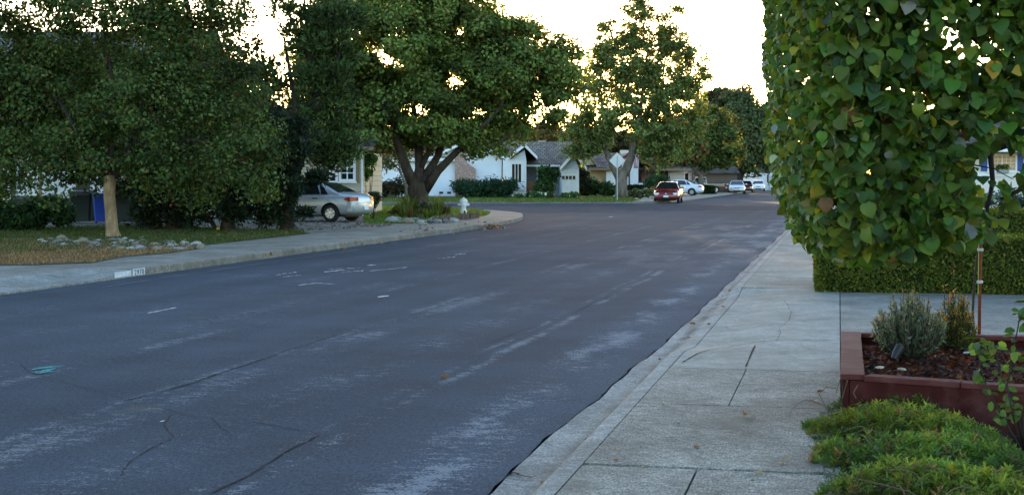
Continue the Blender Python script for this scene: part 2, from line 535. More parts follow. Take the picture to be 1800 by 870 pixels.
def bush(name, label, base, lobes, n, size, pal, leaf='leaf', mat='leaf_soft', group=None, cat='shrub', nsub=60, sub_r=.18, up=.4, stems=8, inner=.4):
    """loose shrub: lobes as (centre, radius3) in the world"""
    base = Vector(base)
    root = empty(name, base, 0, label, cat, group)
    pos, nr, idx, cs, sr = crown_points(lobes, nsub, n, sub_r, inner)
    keep = pos[:, 2] > base.z + .01
    pos, nr, idx = pos[keep], nr[keep], idx[keep]
    mb = MB()
    for k in rng.permutation(len(cs))[:stems]:
        q = Vector(cs[k]) - base
        if q.z < .02: q.z = .05
        mb.tube(curve_path((q.x * .12, q.y * .12, 0), q, .05, 4, .06), [.012, .011, .009, .007, .004], 5, cap=False)
    mb.build('stems', MAT['bark_dark'], root, smooth=True)
    m = len(pos)
    cv = np.clip(1 + .28 * rng.normal(size=len(cs)), .4, 1.8)
    col = palette(m, pal) * cv[idx][:, None]
    out = norm(pos - cs[idx])
    tip = norm(out + np.array([0, 0, up]) + .5 * rng.normal(size=(m, 3)))
    link('foliage', leaf_mesh('foliage', pos, nr, tip, size * (.6 + .8 * rng.random(m)), col, leaf, MAT[mat], base), root)
    return root

# ------------------------------------------------------------------ ground, road, kerbs, pavements
def road_material():
    m = NT('old_asphalt')
    v = m.world(); s = m.sep(v); X, Y = s[0], s[1]
    flat = m.comb(X, Y, 0.0)
    big = m.noise(flat, .16, 3)
    mid = m.noise(flat, 1.1, 5, .6)
    c = m.mix(m.ramp(big, .35, .65), (.0315, .0405, .0535, 1), (.045, .056, .072, 1))
    c = m.mul(c, m.ramp(mid, .3, .7, .8, 1.2))
    # lanes of tyre polish along the street
    lane = m.noise(m.map(flat, (1.1, .03, 1)), 1.0, 2)
    c = m.mul(c, m.ramp(lane, .3, .7, .88, 1.1))
    # aggregate
    agg = m.noise(flat, 95, 2, .7)
    c = m.mul(c, m.ramp(agg, .3, .72, .5, 1.6))
    peb = m.voro(flat, 34)
    c = m.mix(m.ramp(peb, .10, .16, .4, 0), c, (.12, .12, .125, 1))
    grit = m.noise(m.map(flat, (1, .4, 1)), 44, 3, .8)
    c = m.mul(c, m.ramp(grit, .3, .7, .62, 1.42))
    # scuffed grey wear in narrow lanes along the street
    wob = m.math('MULTIPLY', m.math('SUBTRACT', m.noise(m.map(flat, (.0, .35, 1)), 1.0, 3), .5), .22)
    XW = m.math('ADD', X, wob)
    def band(x0, w, amp):
        d = m.math('DIVIDE', m.math('SUBTRACT', XW, x0), w)
        d = m.math('MULTIPLY', d, d)
        return m.math('MULTIPLY', m.math('POWER', 2.718, m.math('MULTIPLY', d, -1.0)), amp)
    bands = None
    for x0, w, a in ((-3.04, .07, 1.0), (-3.22, .05, .7), (-2.2, .26, .9), (-5.02, .09, .8), (-4.75, .22, .65), (-3.9, .3, .5), (-6.4, .12, .6), (-6.9, .3, .35), (-8.2, .25, .4), (-9.6, .3, .35)):
        bb = band(x0, w, a)
        bands = bb if bands is None else m.math('MAXIMUM', bands, bb)
    patch = m.ramp(m.noise(m.map(flat, (1.0, .5, 1)), .9, 4, .65), .43, .6, 0, 1)
    flake = m.noise(m.map(flat, (.75, 1.1, 1)), 9.0, 6, .78)
    fine = m.noise(m.map(flat, (1, .6, 1)), 60.0, 3, .8)
    grain = m.math('ADD', m.math('MULTIPLY', flake, .5), m.math('MULTIPLY', fine, .5))
    wear = m.ramp(m.math('ADD', grain, m.math('MULTIPLY', m.math('MULTIPLY', bands, patch), .14)), .572, .605, 0, 1)
    stray = m.math('MULTIPLY', m.ramp(grain, .6, .62, 0, .85), m.ramp(m.noise(flat, .6, 4, .6), .43, .56, 0, 1))
    wear = m.math('MAXIMUM', m.math('MULTIPLY', wear, m.ramp(bands, .03, .25, 0, 1)), stray)
    near = m.ramp(Y, 52, 62, 1, .25)
    wear = m.math('MULTIPLY', wear, near)
    c = m.mix(m.math('MULTIPLY', wear, .62), c, (.21, .22, .235, 1))
    # whitish worn sheet near the right kerb farther up the street
    sheet = m.math('MULTIPLY', m.ramp(m.noise(m.map(flat, (.8, .22, 1)), 1.2, 5, .65), .47, .6, 0, 1), m.math('MULTIPLY', m.ramp(Y, 24, 34, 0, 1), m.ramp(Y, 50, 62, 1, 0)))
    sheet = m.math('MULTIPLY', sheet, m.ramp(X, -5.2, -3.4, 0, 1))
    c = m.mix(m.math('MULTIPLY', sheet, m.ramp(grain, .4, .6, .25, .7)), c, (.19, .185, .18, 1))
    c = m.mul(c, m.ramp(X, -3.1, -1.8, 1, 1.3))
    # brown stains
    st = m.ramp(m.noise(flat, .9, 4, .6), .64, .74, 0, .38)
    c = m.mix(st, c, (.11, .085, .06, 1))
    m.bsdf(c, m.ramp(mid, .3, .7, .88, .98), .06, 0, m.bump(m.math('ADD', m.math('MULTIPLY', agg, .6), m.math('MULTIPLY', m.noise(flat, 30, 2), .6)), .55, .008))
    return m.mat
def concrete(name, a=(.135, .125, .1), b=(.235, .22, .185), speck=.35, stain=.65, warm=(.1, .085, .062), flow=False):
    m = NT(name)
    v = m.world()
    c = m.mix(m.ramp(m.noise(v, .9, 5, .62), .38, .62), (*a, 1), (*b, 1))
    c = m.mul(c, m.ramp(m.noise(v, 5, 6, .75), .3, .7, .68, 1.3))
    c = m.mul(c, m.ramp(m.noise(v, 22, 4, .85), .33, .67, 1 - speck * 1.3, 1 + speck * 1.3))
    c = m.mul(c, m.ramp(m.noise(m.map(v, (1, .35, 1)), 85, 2, .8), .33, .67, 1 - speck * 1.7, 1 + speck * 1.7))
    c = m.mix(m.ramp(m.noise(m.map(v, (1, 1, 1), (7, 3, 0)), 1.6, 6, .7), .5, .68, 0, stain), c, (*warm, 1))
    c = m.mix(m.ramp(m.noise(m.map(v, (1, 1, 1), (1, 9, 0)), 2.6, 7, .78), .57, .66, 0, .32), c, tuple(q * 1.4 for q in b) + (1,))
    c = m.mix(m.ramp(m.voro(v, 16), .05, .1, .6, 0), c, (.09, .075, .055, 1))
    if flow:
        X = m.sep(v)[0]
        d = m.math('ABSOLUTE', m.math('ADD', m.math('ADD', X, 1.515), m.math('MULTIPLY', m.math('SUBTRACT', m.noise(v, 3, 4), .5), .12)))
        c = m.mix(m.math('MULTIPLY', m.ramp(d, .01, .09, .95, 0), m.ramp(m.noise(v, 2.2, 5, .7), .4, .6, .25, 1)), c, (.055, .048, .038, 1))
    m.bsdf(c, .86, .25, 0, m.bump(m.noise(v, 60, 4, .7), .35, .006))
    return m.mat
def soil(name, a, b, scale=3.0, fine=60):
    m = NT(name)
    v = m.world()
    c = m.mix(m.ramp(m.noise(v, scale, 6, .65), .38, .62), (*a, 1), (*b, 1))
    c = m.mul(c, m.ramp(m.noise(v, fine, 3, .7), .3, .7, .55, 1.4))
    m.bsdf(c, .95, .1, 0, m.bump(m.noise(v, fine * .6, 4, .7), .8, .03))
    return m.mat
MAT['road'] = road_material()
MAT['concrete'] = concrete('sidewalk_concrete')
MAT['concrete_b'] = concrete('far_pavement_concrete', (.13, .118, .096), (.2, .185, .155), .25, .7)
MAT['gutter'] = concrete('gutter_concrete', (.17, .166, .15), (.25, .243, .222), .25, .5, flow=True)
MAT['apron'] = concrete('smooth_apron_concrete', (.2, .19, .16), (.26, .25, .215), .16, .4)
MAT['drive'] = concrete('driveway_concrete', (.15, .138, .115), (.215, .2, .17), .2, .5)
MAT['crack'] = soil('crack_filler', (.012, .012, .013), (.028, .027, .026))
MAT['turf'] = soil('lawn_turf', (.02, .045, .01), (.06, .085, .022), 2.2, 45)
MAT['turf_bright'] = soil('bright_lawn_turf', (.05, .1, .015), (.1, .16, .03), 2.2, 45)  # brighter green than the other turf
MAT['straw'] = soil('dry_dead_grass', (.1, .062, .03), (.2, .14, .075), 2.5, 55)
MAT['dirt'] = soil('garden_soil', (.028, .02, .014), (.07, .05, .034), 4, 50)
MAT['land'] = soil('distant_ground', (.05, .06, .02), (.1, .085, .045), .05, 3)

def sheet(name, pts, z, mat, kind='structure', thick=None):
    mb = MB()
    mb.add([(p[0], p[1], z if len(p) < 3 or p[2] is None else p[2]) for p in pts], [tuple(range(len(pts)))])
    o = mb.build(name, mat)
    return tag(o, kind=kind)

g = MB(); g.add([(-1800, -1200, -.35), (1800, -1200, -.35), (1800, 2600, -.35), (-1800, 2600, -.35)], [(0, 1, 2, 3)])
tag(g.build('ground', MAT['land']), kind='structure')

# road: one sheet with a ragged right edge along the gutter
def smooth(t): t = max(0, min(1, t)); return t * t * (3 - 2 * t)
def kx(y):      # right edge of the asphalt
    return -1.668 - .1 * smooth((16.5 - y) / 9.0) + .014 * math.sin(y * 1.9) + .008 * math.sin(y * 5.3 + 1) + .006 * math.sin(y * 13.1)
ys = [-4 + .12 * i for i in range(int(44 / .12))] + [40.5 + 4 * i for i in range(100)]
mb = MB()
pts_r = [(kx(y) + (.006 * random.uniform(-1, 1) if y < 30 else 0), y, 0) for y in ys]
vv = []; ff = []
for i, p in enumerate(pts_r):
    vv += [(-100, p[1], 0), p]
for i in range(len(pts_r) - 1):
    ff.append((2 * i, 2 * i + 1, 2 * i + 3, 2 * i + 2))
mb.add(vv, ff)
tag(mb.build('road', MAT['road']), kind='structure')

# dark bed under the crack between asphalt and gutter
sheet('road_bed', [(-1.9, -5), (-1.0, -5), (-1.0, 440), (-1.9, 440)], -.03, MAT['crack'])

def yat(px, py, h=.118): return P(px, py, h).y
J0, J1, JM, J2, J3 = yat(1200, 822), yat(1290, 713), yat(1310, 649), yat(1330, 602), yat(1400, 506)
# rolled kerb and gutter in cast lengths; lowered across the driveway mouth
prof_hi = [(-1.66, .004), (-1.58, -.004), (-1.52, 0), (-1.485, .025), (-1.455, .075), (-1.425, .104), (-1.39, .114), (-1.312, .118)]
prof_lo = [(-1.66, .004), (-1.58, -.004), (-1.52, 0), (-1.485, .008), (-1.455, .02), (-1.425, .03), (-1.39, .037), (-1.312, .045)]
def smooth(t): t = max(0, min(1, t)); return t * t * (3 - 2 * t)
def low(y):   # 1 where the kerb is lowered
    return smooth((y - J2 + .95) / 1.3) * (1 - smooth((y - J3 + .9) / 1.2))
cuts = sorted([-3, yat(910, 842, 0), yat(1095, 668, 0), yat(1262, 522, 0)] + [24 + 4.0 * i for i in range(40)] + [184 + 24 * i for i in range(10)])
mb = MB()
for a, b in zip(cuts[:-1], cuts[1:]):
    n = max(2, int((b - a) / .35)) if b < 40 else 2
    rings = []
    for i in range(n + 1):
        y = a + .006 + (b - a - .012) * i / n
        lo = low(y)
        jx = kx(y) + .014 + random.uniform(0, .006) - (-1.66)
        rings.append([(h[0] + (jx if k == 0 else jx * .5 if k == 1 else 0), y, h[1] * (1 - lo) + l_[1] * lo) for k, (h, l_) in enumerate(zip(prof_hi, prof_lo))] + [(-1.312, y, -.12), (-1.66 + jx, y, -.12)])
    mb.loft(rings)
tag(mb.build('kerb', MAT['gutter'], smooth=True, sharp=50), kind='structure')

# right sidewalk: cast slabs with open joints
mb = MB()
G = .006
def slab(x0, x1, y0, y1, g0=.005, g1=.005, gx=.004):
    """each edge a little uneven, so the joint widens and narrows"""
    n = 9
    lo = [(x0 + gx + (x1 - x0 - 2 * gx) * i / n, y0 + g0 * random.uniform(.6, 2.2)) for i in range(n + 1)]
    hi = [(x0 + gx + (x1 - x0 - 2 * gx) * i / n, y1 - g1 * random.uniform(.6, 2.2)) for i in range(n + 1)]
    mb.slab(lo + hi[::-1], -.05, .118)
XL, XC, XR = -1.309, -.71, .012
for k in range(3):
    y1 = J0 - 1.75 * k; y0 = y1 - 1.75
    slab(XL, XC, y0, y1, .006, .017, .006); slab(XC, XR, y0, y1, .006, .017, .006)
slab(XL, XR, J0, J1, .02, .007)
slab(XL, XC, J1, JM, .007, .006, .004); slab(XC, XR, J1, JM, .007, .006, .004)
y = J3; k = 0
while y < 420:
    d = 2.1 if y < 60 else 12
    slab(XL, XR, y, y + d, .012 if y == J3 else .007, .007); y += d
tag(mb.build('sidewalk', MAT['concrete']), kind='structure')
sheet('yard', [(-.03, -6), (.06, -6), (.06, 420), (-.03, 420)], .106, MAT['dirt'])
# driveway apron: smooth concrete dipping to the gutter
mb = MB()
nx, ny = 14, 46
ya, yb = JM + G, J3 - G
vv = []
for j in range(ny + 1):
    y = ya + (yb - ya) * j / ny
    for i in range(nx + 1):
        x = XL + G + (XR - XL - 2 * G) * i / nx
        xx = (x - XL) / (XR - XL)
        z = .118 - .073 * low(y) * (1 - smooth(xx / .62))
        vv.append((x, y, z))
ids = {}; V2 = []; F2 = []
for j in range(ny):
    for i in range(nx):
        q = [j * (nx + 1) + i, j * (nx + 1) + i + 1, (j + 1) * (nx + 1) + i + 1, (j + 1) * (nx + 1) + i]
        if any(vv[t][2] is None for t in q): continue
        for t in q:
            if t not in ids: ids[t] = len(V2); V2.append(vv[t])
        F2.append(tuple(ids[t] for t in q))
mb.add(V2, F2)
tag(mb.build('driveway_apron', MAT['apron'], smooth=True), kind='structure')
# right side yard, driveway behind the planter
sheet('yard', [(.012, -6), (60, -6), (60, 420), (.012, 420)], .09, MAT['dirt'])
mb = MB()
dy0, dy1 = J2 - .75, J3 + .6
ym = yat(1600, 567)
mb.box(.016, 9, dy0, ym - .006, -.1, .116); mb.box(.016, 9, ym + .006, dy1, -.1, .116)
tag(mb.build('driveway', MAT['drive']), kind='structure')
sheet('lawn', [(.02, 22.3), (40, 22.3), (40, 200), (.02, 200)], .1, MAT['turf'])

# left block: kerb and pavement as one raised slab
YD = P(205, 488).y
kl = [(-11.35, YD), (-11.35, 44), (-11.42, 48), (-11.7, 52.7), (-12.2, 57), (-12.9, 60.5), (-13.6, 63.5), (-14.6, 66.2), (-16.5, 69.5), (-20.2, 75), (-25, 81.5), (-31, 86), (-100, 92)]
mb = MB()
mb.slab(kl + [(-100, -10), (-12.25, -10), (-12.25, YD)], -.2, .14)
left_block = tag(mb.build('pavement', MAT['concrete_b']), kind='structure')
md = left_block.modifiers.new('bevel', 'BEVEL'); md.width = .03; md.segments = 2; md.limit_method = 'ANGLE'
mb = MB()   # lowered kerb in front of the left driveway
rings = []
for y, hh in ((-10, .03), (YD - 1.6, .03), (YD - .8, .05), (YD - .006, .13)):
    rings.append([(-11.35, y, -.1), (-11.35, y, hh), (-11.6, y, hh + .01), (-12.24, y, .138), (-12.24, y, -.1)])
mb.loft(rings)
tag(mb.build('pavement', MAT['gutter'], smooth=True, sharp=40), kind='structure')
# far block beyond the side street
kb = [(-100, 80), (-31, 94.6), (-12.9, 99.6), (-12.1, 100.6), (-11.5, 103), (-11.35, 420), (-100, 420)]
mb = MB(); mb.slab(kb, -.2, .14)
tag(mb.build('pavement', MAT['apron']), kind='structure')
sheet('road', [(-1.72, 440), (-100, 440), (-100, 900), (-1.72, 900)], -.05, MAT['road'])
# newer asphalt across the junction
jn = [(P(700, 364)), P(790, 369), P(930, 375), P(1200, 371), P(1395, 371), P(1405, 364), P(1290, 362), P(1160, 360.2), P(900, 360.2), P(640, 360.2)]
MAT['road_new'] = soil('newer_asphalt', (.024, .032, .045), (.033, .042, .058), .7, 90)
sheet('road', [(p.x, p.y) for p in jn], .006, MAT['road_new'])
# lawns on the left
def ground_poly(name, px, h, mat, lift): return sheet(name, [(P(a, b, h).x, P(a, b, h).y) for a, b in px], h + lift, mat)
ground_poly('lawn', [(-260, 452), (-40, 452), (200, 437), (355, 432), (450, 421), (545, 411), (520, 406), (400, 403), (240, 397), (100, 400), (-160, 405)], .14, MAT['turf'], .008)
ground_poly('bare_lawn', [(-260, 480), (-40, 468), (0, 466), (60, 466), (165, 462), (215, 452), (300, 445), (360, 436), (300, 431), (200, 424), (80, 420), (-60, 425), (-260, 430)], .14, MAT['straw'], .013)
ground_poly('lawn', [(640, 393), (700, 393), (760, 391), (835, 383), (858, 378), (862, 373), (835, 369), (781, 366.5), (700, 362), (640, 361.5)], .14, MAT['turf_bright'], .008)
ground_poly('driveway', [(400, 421), (520, 413), (650, 394), (640, 388), (600, 381), (380, 381), (230, 390), (230, 398), (400, 404), (520, 407), (505, 413)], .14, MAT['drive'], .006)
# far lawn rises gently to the white house
mb = MB()
fl = [(-100, 80.6), (-31.2, 95.1), (-18, 98.9)]
q = [cw(6.6, 101.5), cw(8.2, 110), cw(8, 140), cw(-60, 140)]
mb.add([(-100, 81, .15), (-31.2, 95.2, .15), (-13.9, 99.95, .15), (q[0].x, q[0].y, .15), (q[1].x, q[1].y, .25), (q[2].x, q[2].y, .34), (q[3].x, q[3].y, .34), (cw(-30, 113).x, cw(-30, 113).y, .3)],
       [(0, 1, 7), (1, 2, 4, 7), (2, 3, 4), (4, 5, 6, 7), (0, 7, 6)])
tag(mb.build('lawn', MAT['turf_bright']), kind='structure')

# cracks and paint on the road surface
def strip(mb, pix, w, h=0.0, lift=.005, jit=2.0, sub=9):
    pts = []
    for (a, b), (c, d) in zip(pix[:-1], pix[1:]):
        for i in range(sub):
            t = i / sub
            pts.append(P(a + (c - a) * t + random.uniform(-jit, jit) * (0 < i), b + (d - b) * t + random.uniform(-jit, jit) * .4 * (0 < i), h))
    pts.append(P(*pix[-1], h))
    vs_ = []
    for i, p in enumerate(pts):
        t = pts[min(i + 1, len(pts) - 1)] - pts[max(i - 1, 0)]
        nrm = Vector((-t.y, t.x, 0)).normalized() * w * .5 * random.uniform(.12, .6) * (.4 if i in (0, len(pts) - 1) else 1)
        vs_ += [(p.x + nrm.x, p.y + nrm.y, h + lift), (p.x - nrm.x, p.y - nrm.y, h + lift)]
    mb.add(vs_, [(2 * i, 2 * i + 1, 2 * i + 3, 2 * i + 2) for i in range(len(pts) - 1)])
cr = MB()
strip(cr, [(218, 706), (330, 676), (420, 645), (520, 612), (620, 580)], .035)
strip(cr, [(150, 683), (230, 674), (300, 671), (345, 664)], .02)
strip(cr, [(0, 638), (38, 640), (50, 655), (90, 665), (150, 683), (180, 690), (330, 730)], .016)
strip(cr, [(370, 868), (430, 840), (470, 815), (510, 790), (560, 766)], .03)
strip(cr, [(210, 838), (228, 812), (262, 790), (305, 770)], .018)
strip(cr, [(300, 730), (288, 748), (306, 770)], .014)
strip(cr, [(445, 742), (500, 752), (566, 764)], .022)
strip(cr, [(370, 733), (388, 752), (400, 760)], .012)
strip(cr, [(0, 577), (90, 576), (195, 575), (245, 563), (300, 556)], .016)
strip(cr, [(130, 590), (260, 598), (350, 601), (440, 609)], .012)
strip(cr, [(310, 728), (420, 742)], .01)
strip(cr, [(640, 565), (760, 530), (900, 488)], .014)
strip(cr, [(845, 608), (930, 578), (1000, 553), (1090, 513), (1145, 485)], .02)
strip(cr, [(660, 480), (820, 455)], .012)
strip(cr, [(835, 463), (905, 466)], .014)
tag(cr.build('road', MAT['crack']), kind='structure')
ap = MB()
strip(ap, [(1365, 601), (1372, 585), (1370, 577), (1388, 562), (1391, 548), (1384, 535), (1378, 528)], .012, .12, .006, 1.4)
strip(ap, [(893, 838), (902, 833), (915, 838), (936, 843)], .05, .0, .012, 2)
def on_apron(pts_px, w):
    """joint lines drawn on the dipping apron"""
    vs_ = []
    q = []
    for (a, b), (c, d) in zip(pts_px[:-1], pts_px[1:]):
        for i in range(8):
            p = P(a + (c - a) * i / 8, b + (d - b) * i / 8, .1); q.append(p)
    for i, p in enumerate(q):
        t = (q[min(i + 1, len(q) - 1)] - q[max(i - 1, 0)]).normalized(); nn_ = Vector((-t.y, t.x, 0)) * w * .5 * random.uniform(.5, 1.4)
        for sg in (1, -1):
            x, y = p.x + nn_.x * sg, p.y + nn_.y * sg
            vs_.append((x, y, .118 - .073 * low(y) * (1 - smooth((x - XL) / (XR - XL) / .62)) + .005))
    ap.add(vs_, [(2 * i, 2 * i + 1, 2 * i + 3, 2 * i + 2) for i in range(len(q) - 1)])
on_apron([(1200, 641), (1225, 626), (1260, 612), (1300, 604), (1330, 602), (1400, 601), (1473, 602)], .012)
on_apron([(1311, 649), (1330, 603)], .014)
tag(ap.build('driveway_apron', MAT['crack']), kind='structure')
sm = MB()
strip(sm, [(180, 505), (290, 488), (420, 469), (520, 455), (640, 438)], .05, 0, .004, .3)
strip(sm, [(1040, 371.2), (1200, 371), (1400, 370.6)], .5, 0, .009, .05)
tag(sm.build('road', MAT['gutter']), kind='structure')
MAT['paint_white'] = simple('chalky_white_paint', (.55, .55, .55), .9, .2, .5, 60)
MAT['paint_teal'] = simple('teal_marking_paint', (.035, .26, .25), .85, .2, .55, 30)
wp = MB()
for pix, w in (([(485, 484), (520, 479)], .09), ([(525, 502), (556, 498), (590, 500)], .05), ([(260, 551), (284, 546), (310, 541)], .045), ([(497, 487), (530, 484)], .05),
               ([(570, 478), (606, 475)], .12), ([(575, 473), (632, 472)], .09), ([(600, 479), (640, 476)], .07), ([(648, 467), (660, 466)], .12), ([(648, 477), (700, 472), (716, 470)], .05),
               ([(770, 455), (800, 452)], .07), ([(800, 448), (818, 446)], .1), ([(665, 523), (682, 520)], .1), ([(283, 742), (288, 740)], .035), ([(1068, 382), (1076, 381)], .14), ([(1272, 361.5), (1292, 361.5)], .2)):
    (a0, b0), (a1, b1) = pix[0], pix[-1]
    if len(pix) == 2 and abs(a1 - a0) > 22:
        t = 0
        while t < 1:
            u = min(1, t + random.uniform(.08, .3))
            strip(wp, [(a0 + (a1 - a0) * t, b0 + (b1 - b0) * t + random.uniform(-.6, .6)), (a0 + (a1 - a0) * u, b0 + (b1 - b0) * u + random.uniform(-.6, .6))], w * random.uniform(.9, 2.0), 0, .006, .5, 4)
            t = u + random.uniform(.01, .1)
    else:
        strip(wp, pix, w * 1.8, 0, .006, .6, 5)
tag(wp.build('road', MAT['paint_white']), kind='structure')
tp = MB()
for k in range(13):
    yy = 644.5 + k * .95
    a = 54 + random.uniform(0, 22); b = 96 + random.uniform(-12, 20)
    strip(tp, [(a, yy + 2.5), ((a + b) / 2, yy + random.uniform(-1.2, 1.2)), (b, yy - 1)], .06, 0, .0055 + .0004 * k, .8, 4)
tag(tp.build('road', MAT['paint_teal']), kind='structure')

# ------------------------------------------------------------------ houses
class House:
    """a house whose local axes are x = right, y = away, z = up, seen square on from the street corner; pixel helpers give local metres"""
    def __init__(s, name, label, px0, z, cat='house', turn=0.0, group=None, gz=0.0):
        s.z = z; s.k = F / z; s.px0 = px0
        o = cw((px0 - CX) / s.k, z, 0)
        s.root = empty(name, o, YAW + turn, label, cat, group)
    def x(s, px, y=0): return (px - CX) * (s.z + y) / F - (s.px0 - CX) * s.z / F
    def h(s, py, y=0): return EYE - (py - HOR) * (s.z + y) / F
    def part(s, mb, name, mat, parent=None, **kw): return mb.build(name, mat, parent or s.root, **kw)
    def box(s, name, mat, x0, x1, y0, y1, z0, z1, parent=None, bevel=0):
        return MB().box(min(x0, x1), max(x0, x1), y0, y1, z0, z1).build(name, mat, parent or s.root, bevel=bevel)
    def gable(s, name, mat, x0, x1, y0, y1, ze, zr, axis='x', t=.12, parent=None, xr=None):
        """two sloping slabs; ridge runs along axis"""
        mb = MB()
        if axis == 'x':
            ym = (y0 + y1) / 2
            for a in (y0, y1):
                mb.prism([(x0, a, ze), (x1, a, ze), (x1, ym, zr), (x0, ym, zr)], (0, 0, t))
        else:
            xm = (x0 + x1) / 2 if xr is None else xr
            for a in (x0, x1):
                mb.prism([(a, y0, ze), (a, y1, ze), (xm, y1, zr), (xm, y0, zr)], (0, 0, t))
        return mb.build(name, mat, parent or s.root)
    def rake(s, x0, x1, xm, y, ze, zr, mat, w=.22, t=.05, name='rake_board', parent=None):
        mb = MB()
        for a in (x0, x1):
            mb.prism([(a, y, ze - .1), (xm, y, zr - .1), (xm, y, zr - .1 + w), (a, y, ze - .1 + w)], (0, -t, 0))
        return mb.build(name, mat, parent or s.root)
    def window(s, x0, x1, z0, z1, y, nx=2, nz=3, fw=.09, frame='trim_white', sill=True, depth=.07, muntin=.025):
        mb = MB()
        mb.box(x0 - fw, x1 + fw, y - depth, y + .02, z1, z1 + fw); mb.box(x0 - fw, x1 + fw, y - depth, y + .02, z0 - fw, z0)
        mb.box(x0 - fw, x0, y - depth, y + .02, z0, z1); mb.box(x1, x1 + fw, y - depth, y + .02, z0, z1)
        for i in range(1, nx):
            xx = x0 + (x1 - x0) * i / nx; mb.box(xx - muntin, xx + muntin, y - depth * .6, y + .01, z0, z1)
        for j in range(1, nz):
            zz = z0 + (z1 - z0) * j / nz; mb.box(x0, x1, y - depth * .55, y + .011, zz - muntin * .8, zz + muntin * .8)
        fr = mb.build('window', MAT[frame], s.root)
        MB().box(x0 - .001, x1 + .001, y - .012, y + .03, z0 - .001, z1 + .001).build('pane', MAT['glass'], fr)
        if sill:
            MB().box(x0 - fw - .05, x1 + fw + .05, y - depth - .06, y + .01, z0 - fw - .06, z0 - fw - .002).build('sill', MAT[frame], fr)
        return fr

GY = .14
# white corner house
w = House('corner_house', 'long white house with a painted brick chimney across the side street', 800, 113)
gz = .3
X, H = w.x, w.h
ze = H(281); L0, L1 = X(530), X(790)
w.box('wall', MAT['white_paint'], L0, X(882), 0, 8, 0, ze)
w.gable('roof', MAT['roof_tan'], L0 - .5, X(800), -.5, 8.5, ze - .02, H(256, 4), 'x')
w.box('fascia', MAT['trim_white'], L0 - .5, X(800), -.56, -.505, ze - .12, ze + .12)
# gable end to the street
gx0, gx1, gxm = X(742), X(903), X(824)
apex = H(248)
mb = MB(); mb.prism([(gx0 + .9, -.02, ze - .4), (X(882), -.02, ze - .4), (X(882), -.02, H(277)), (gxm, -.02, apex - .05), (gx0 + .9, -.02, H(277))], (0, 5, 0))
w.part(mb, 'gable_wall', MAT['white_paint'])
w.gable('roof', MAT['roof_grey_y'], gx0, gx1, -.62, 9, H(285), apex, 'y', xr=gxm)
w.rake(gx0, gx1, gxm, -.625, H(285), apex, MAT['trim_white'])
# painted brick chimney, wide foot and narrow shaft
mb = MB()
mb.prism([(X(800), -.45, .2), (X(836), -.45, .2), (X(836), -.45, H(297)), (X(822), -.45, H(287)), (X(819), -.45, H(277)), (X(819), -.45, H(232)), (X(800), -.45, H(232))], (0, .9, 0))
ch = w.part(mb, 'chimney', MAT['brick'])
MB().box(X(799), X(820), -.5, .5, H(232) + .002, H(230)).build('cap', MAT['chim'], ch)
for px in (772, 786, 858):
    vt = w.box('foundation_vent', MAT['black_plastic'], X(px), X(px + 7), -.015, -.002 if px < 800 else .0, H(341), H(337))
w.box('foundation', simple('grey_foundation', (.3, .3, .3), .9), L0 - .01, X(881.5), -.035, .5, .1, .36)
mb = MB(); mb.tube([(X(880.5), -.08, ze - .5), (X(880.5), -.08, .35)], .045, 8); w.part(mb, 'downpipe', MAT['trim_white'])
w.box('fascia_gutter', MAT['trim_white'], L0 - .5, X(745), -.66, -.57, ze - .02, ze + .1)
# bay with the tall window
w.box('bay_wall', MAT['trim_white'], X(884), X(925), -.9, 3, .2, H(281))
mb = MB(); mb.prism([(X(896), -.92, H(282)), (X(925), -.92, H(282)), (X(922), -.92, H(264)), ], (0, 1.2, 0))
w.part(mb, 'bay_gable', MAT['white_paint'])
bx0, bx1, bxm = X(893), X(944), X(922)
w.gable('bay_roof', MAT['roof_grey_y'], bx0, bx1, -1.5, 6, H(279), H(257), 'y', xr=bxm)
w.rake(bx0, bx1, bxm, -1.505, H(279), H(257), MAT['trim_white'], w=.26)
fr = w.window(X(900), X(916), H(321), H(289), -.9, 3, 1, .2, sill=True)
mb = MB()
x0, x1 = X(897), X(921); n = 14
for i in range(n):
    mb.prism([(x0 + (x1 - x0) * i / n, -1.12, H(332)), (x0 + (x1 - x0) * (i + 1) / n, -1.12, H(332)), (x0 + (x1 - x0) * (i + .5) / n, -1.12, H(335.5))], (0, .03, 0))
mb.box(x0, x1, -1.12, -.9, H(332), H(329))
w.part(mb, 'scalloped_shelf', MAT['trim_white'])
# main roof over the porch
w.gable('roof', MAT['roof_grey'], X(884), X(1012), .4, 13, H(291), H(252, 6.6), 'x')
w.box('gutter', MAT['trim_white'], X(926), X(985), .3, .39, H(293), H(290))
w.box('porch_wall', simple('grey_porch_wall', (.3, .32, .34), .8), X(922), X(1000), 3, 3.2, .2, H(290))
w.box('porch_floor', MAT['concrete_b'], X(925), X(985), -.3, 3, .1, .32)
w.box('porch_post', MAT['trim_white'], X(944), X(945.5), .5, .6, .3, H(292))
MB().box(X(949), X(963), 7, 8.2, H(262, 7), H(247, 7)).build('chimney', MAT['chim'], w.root)
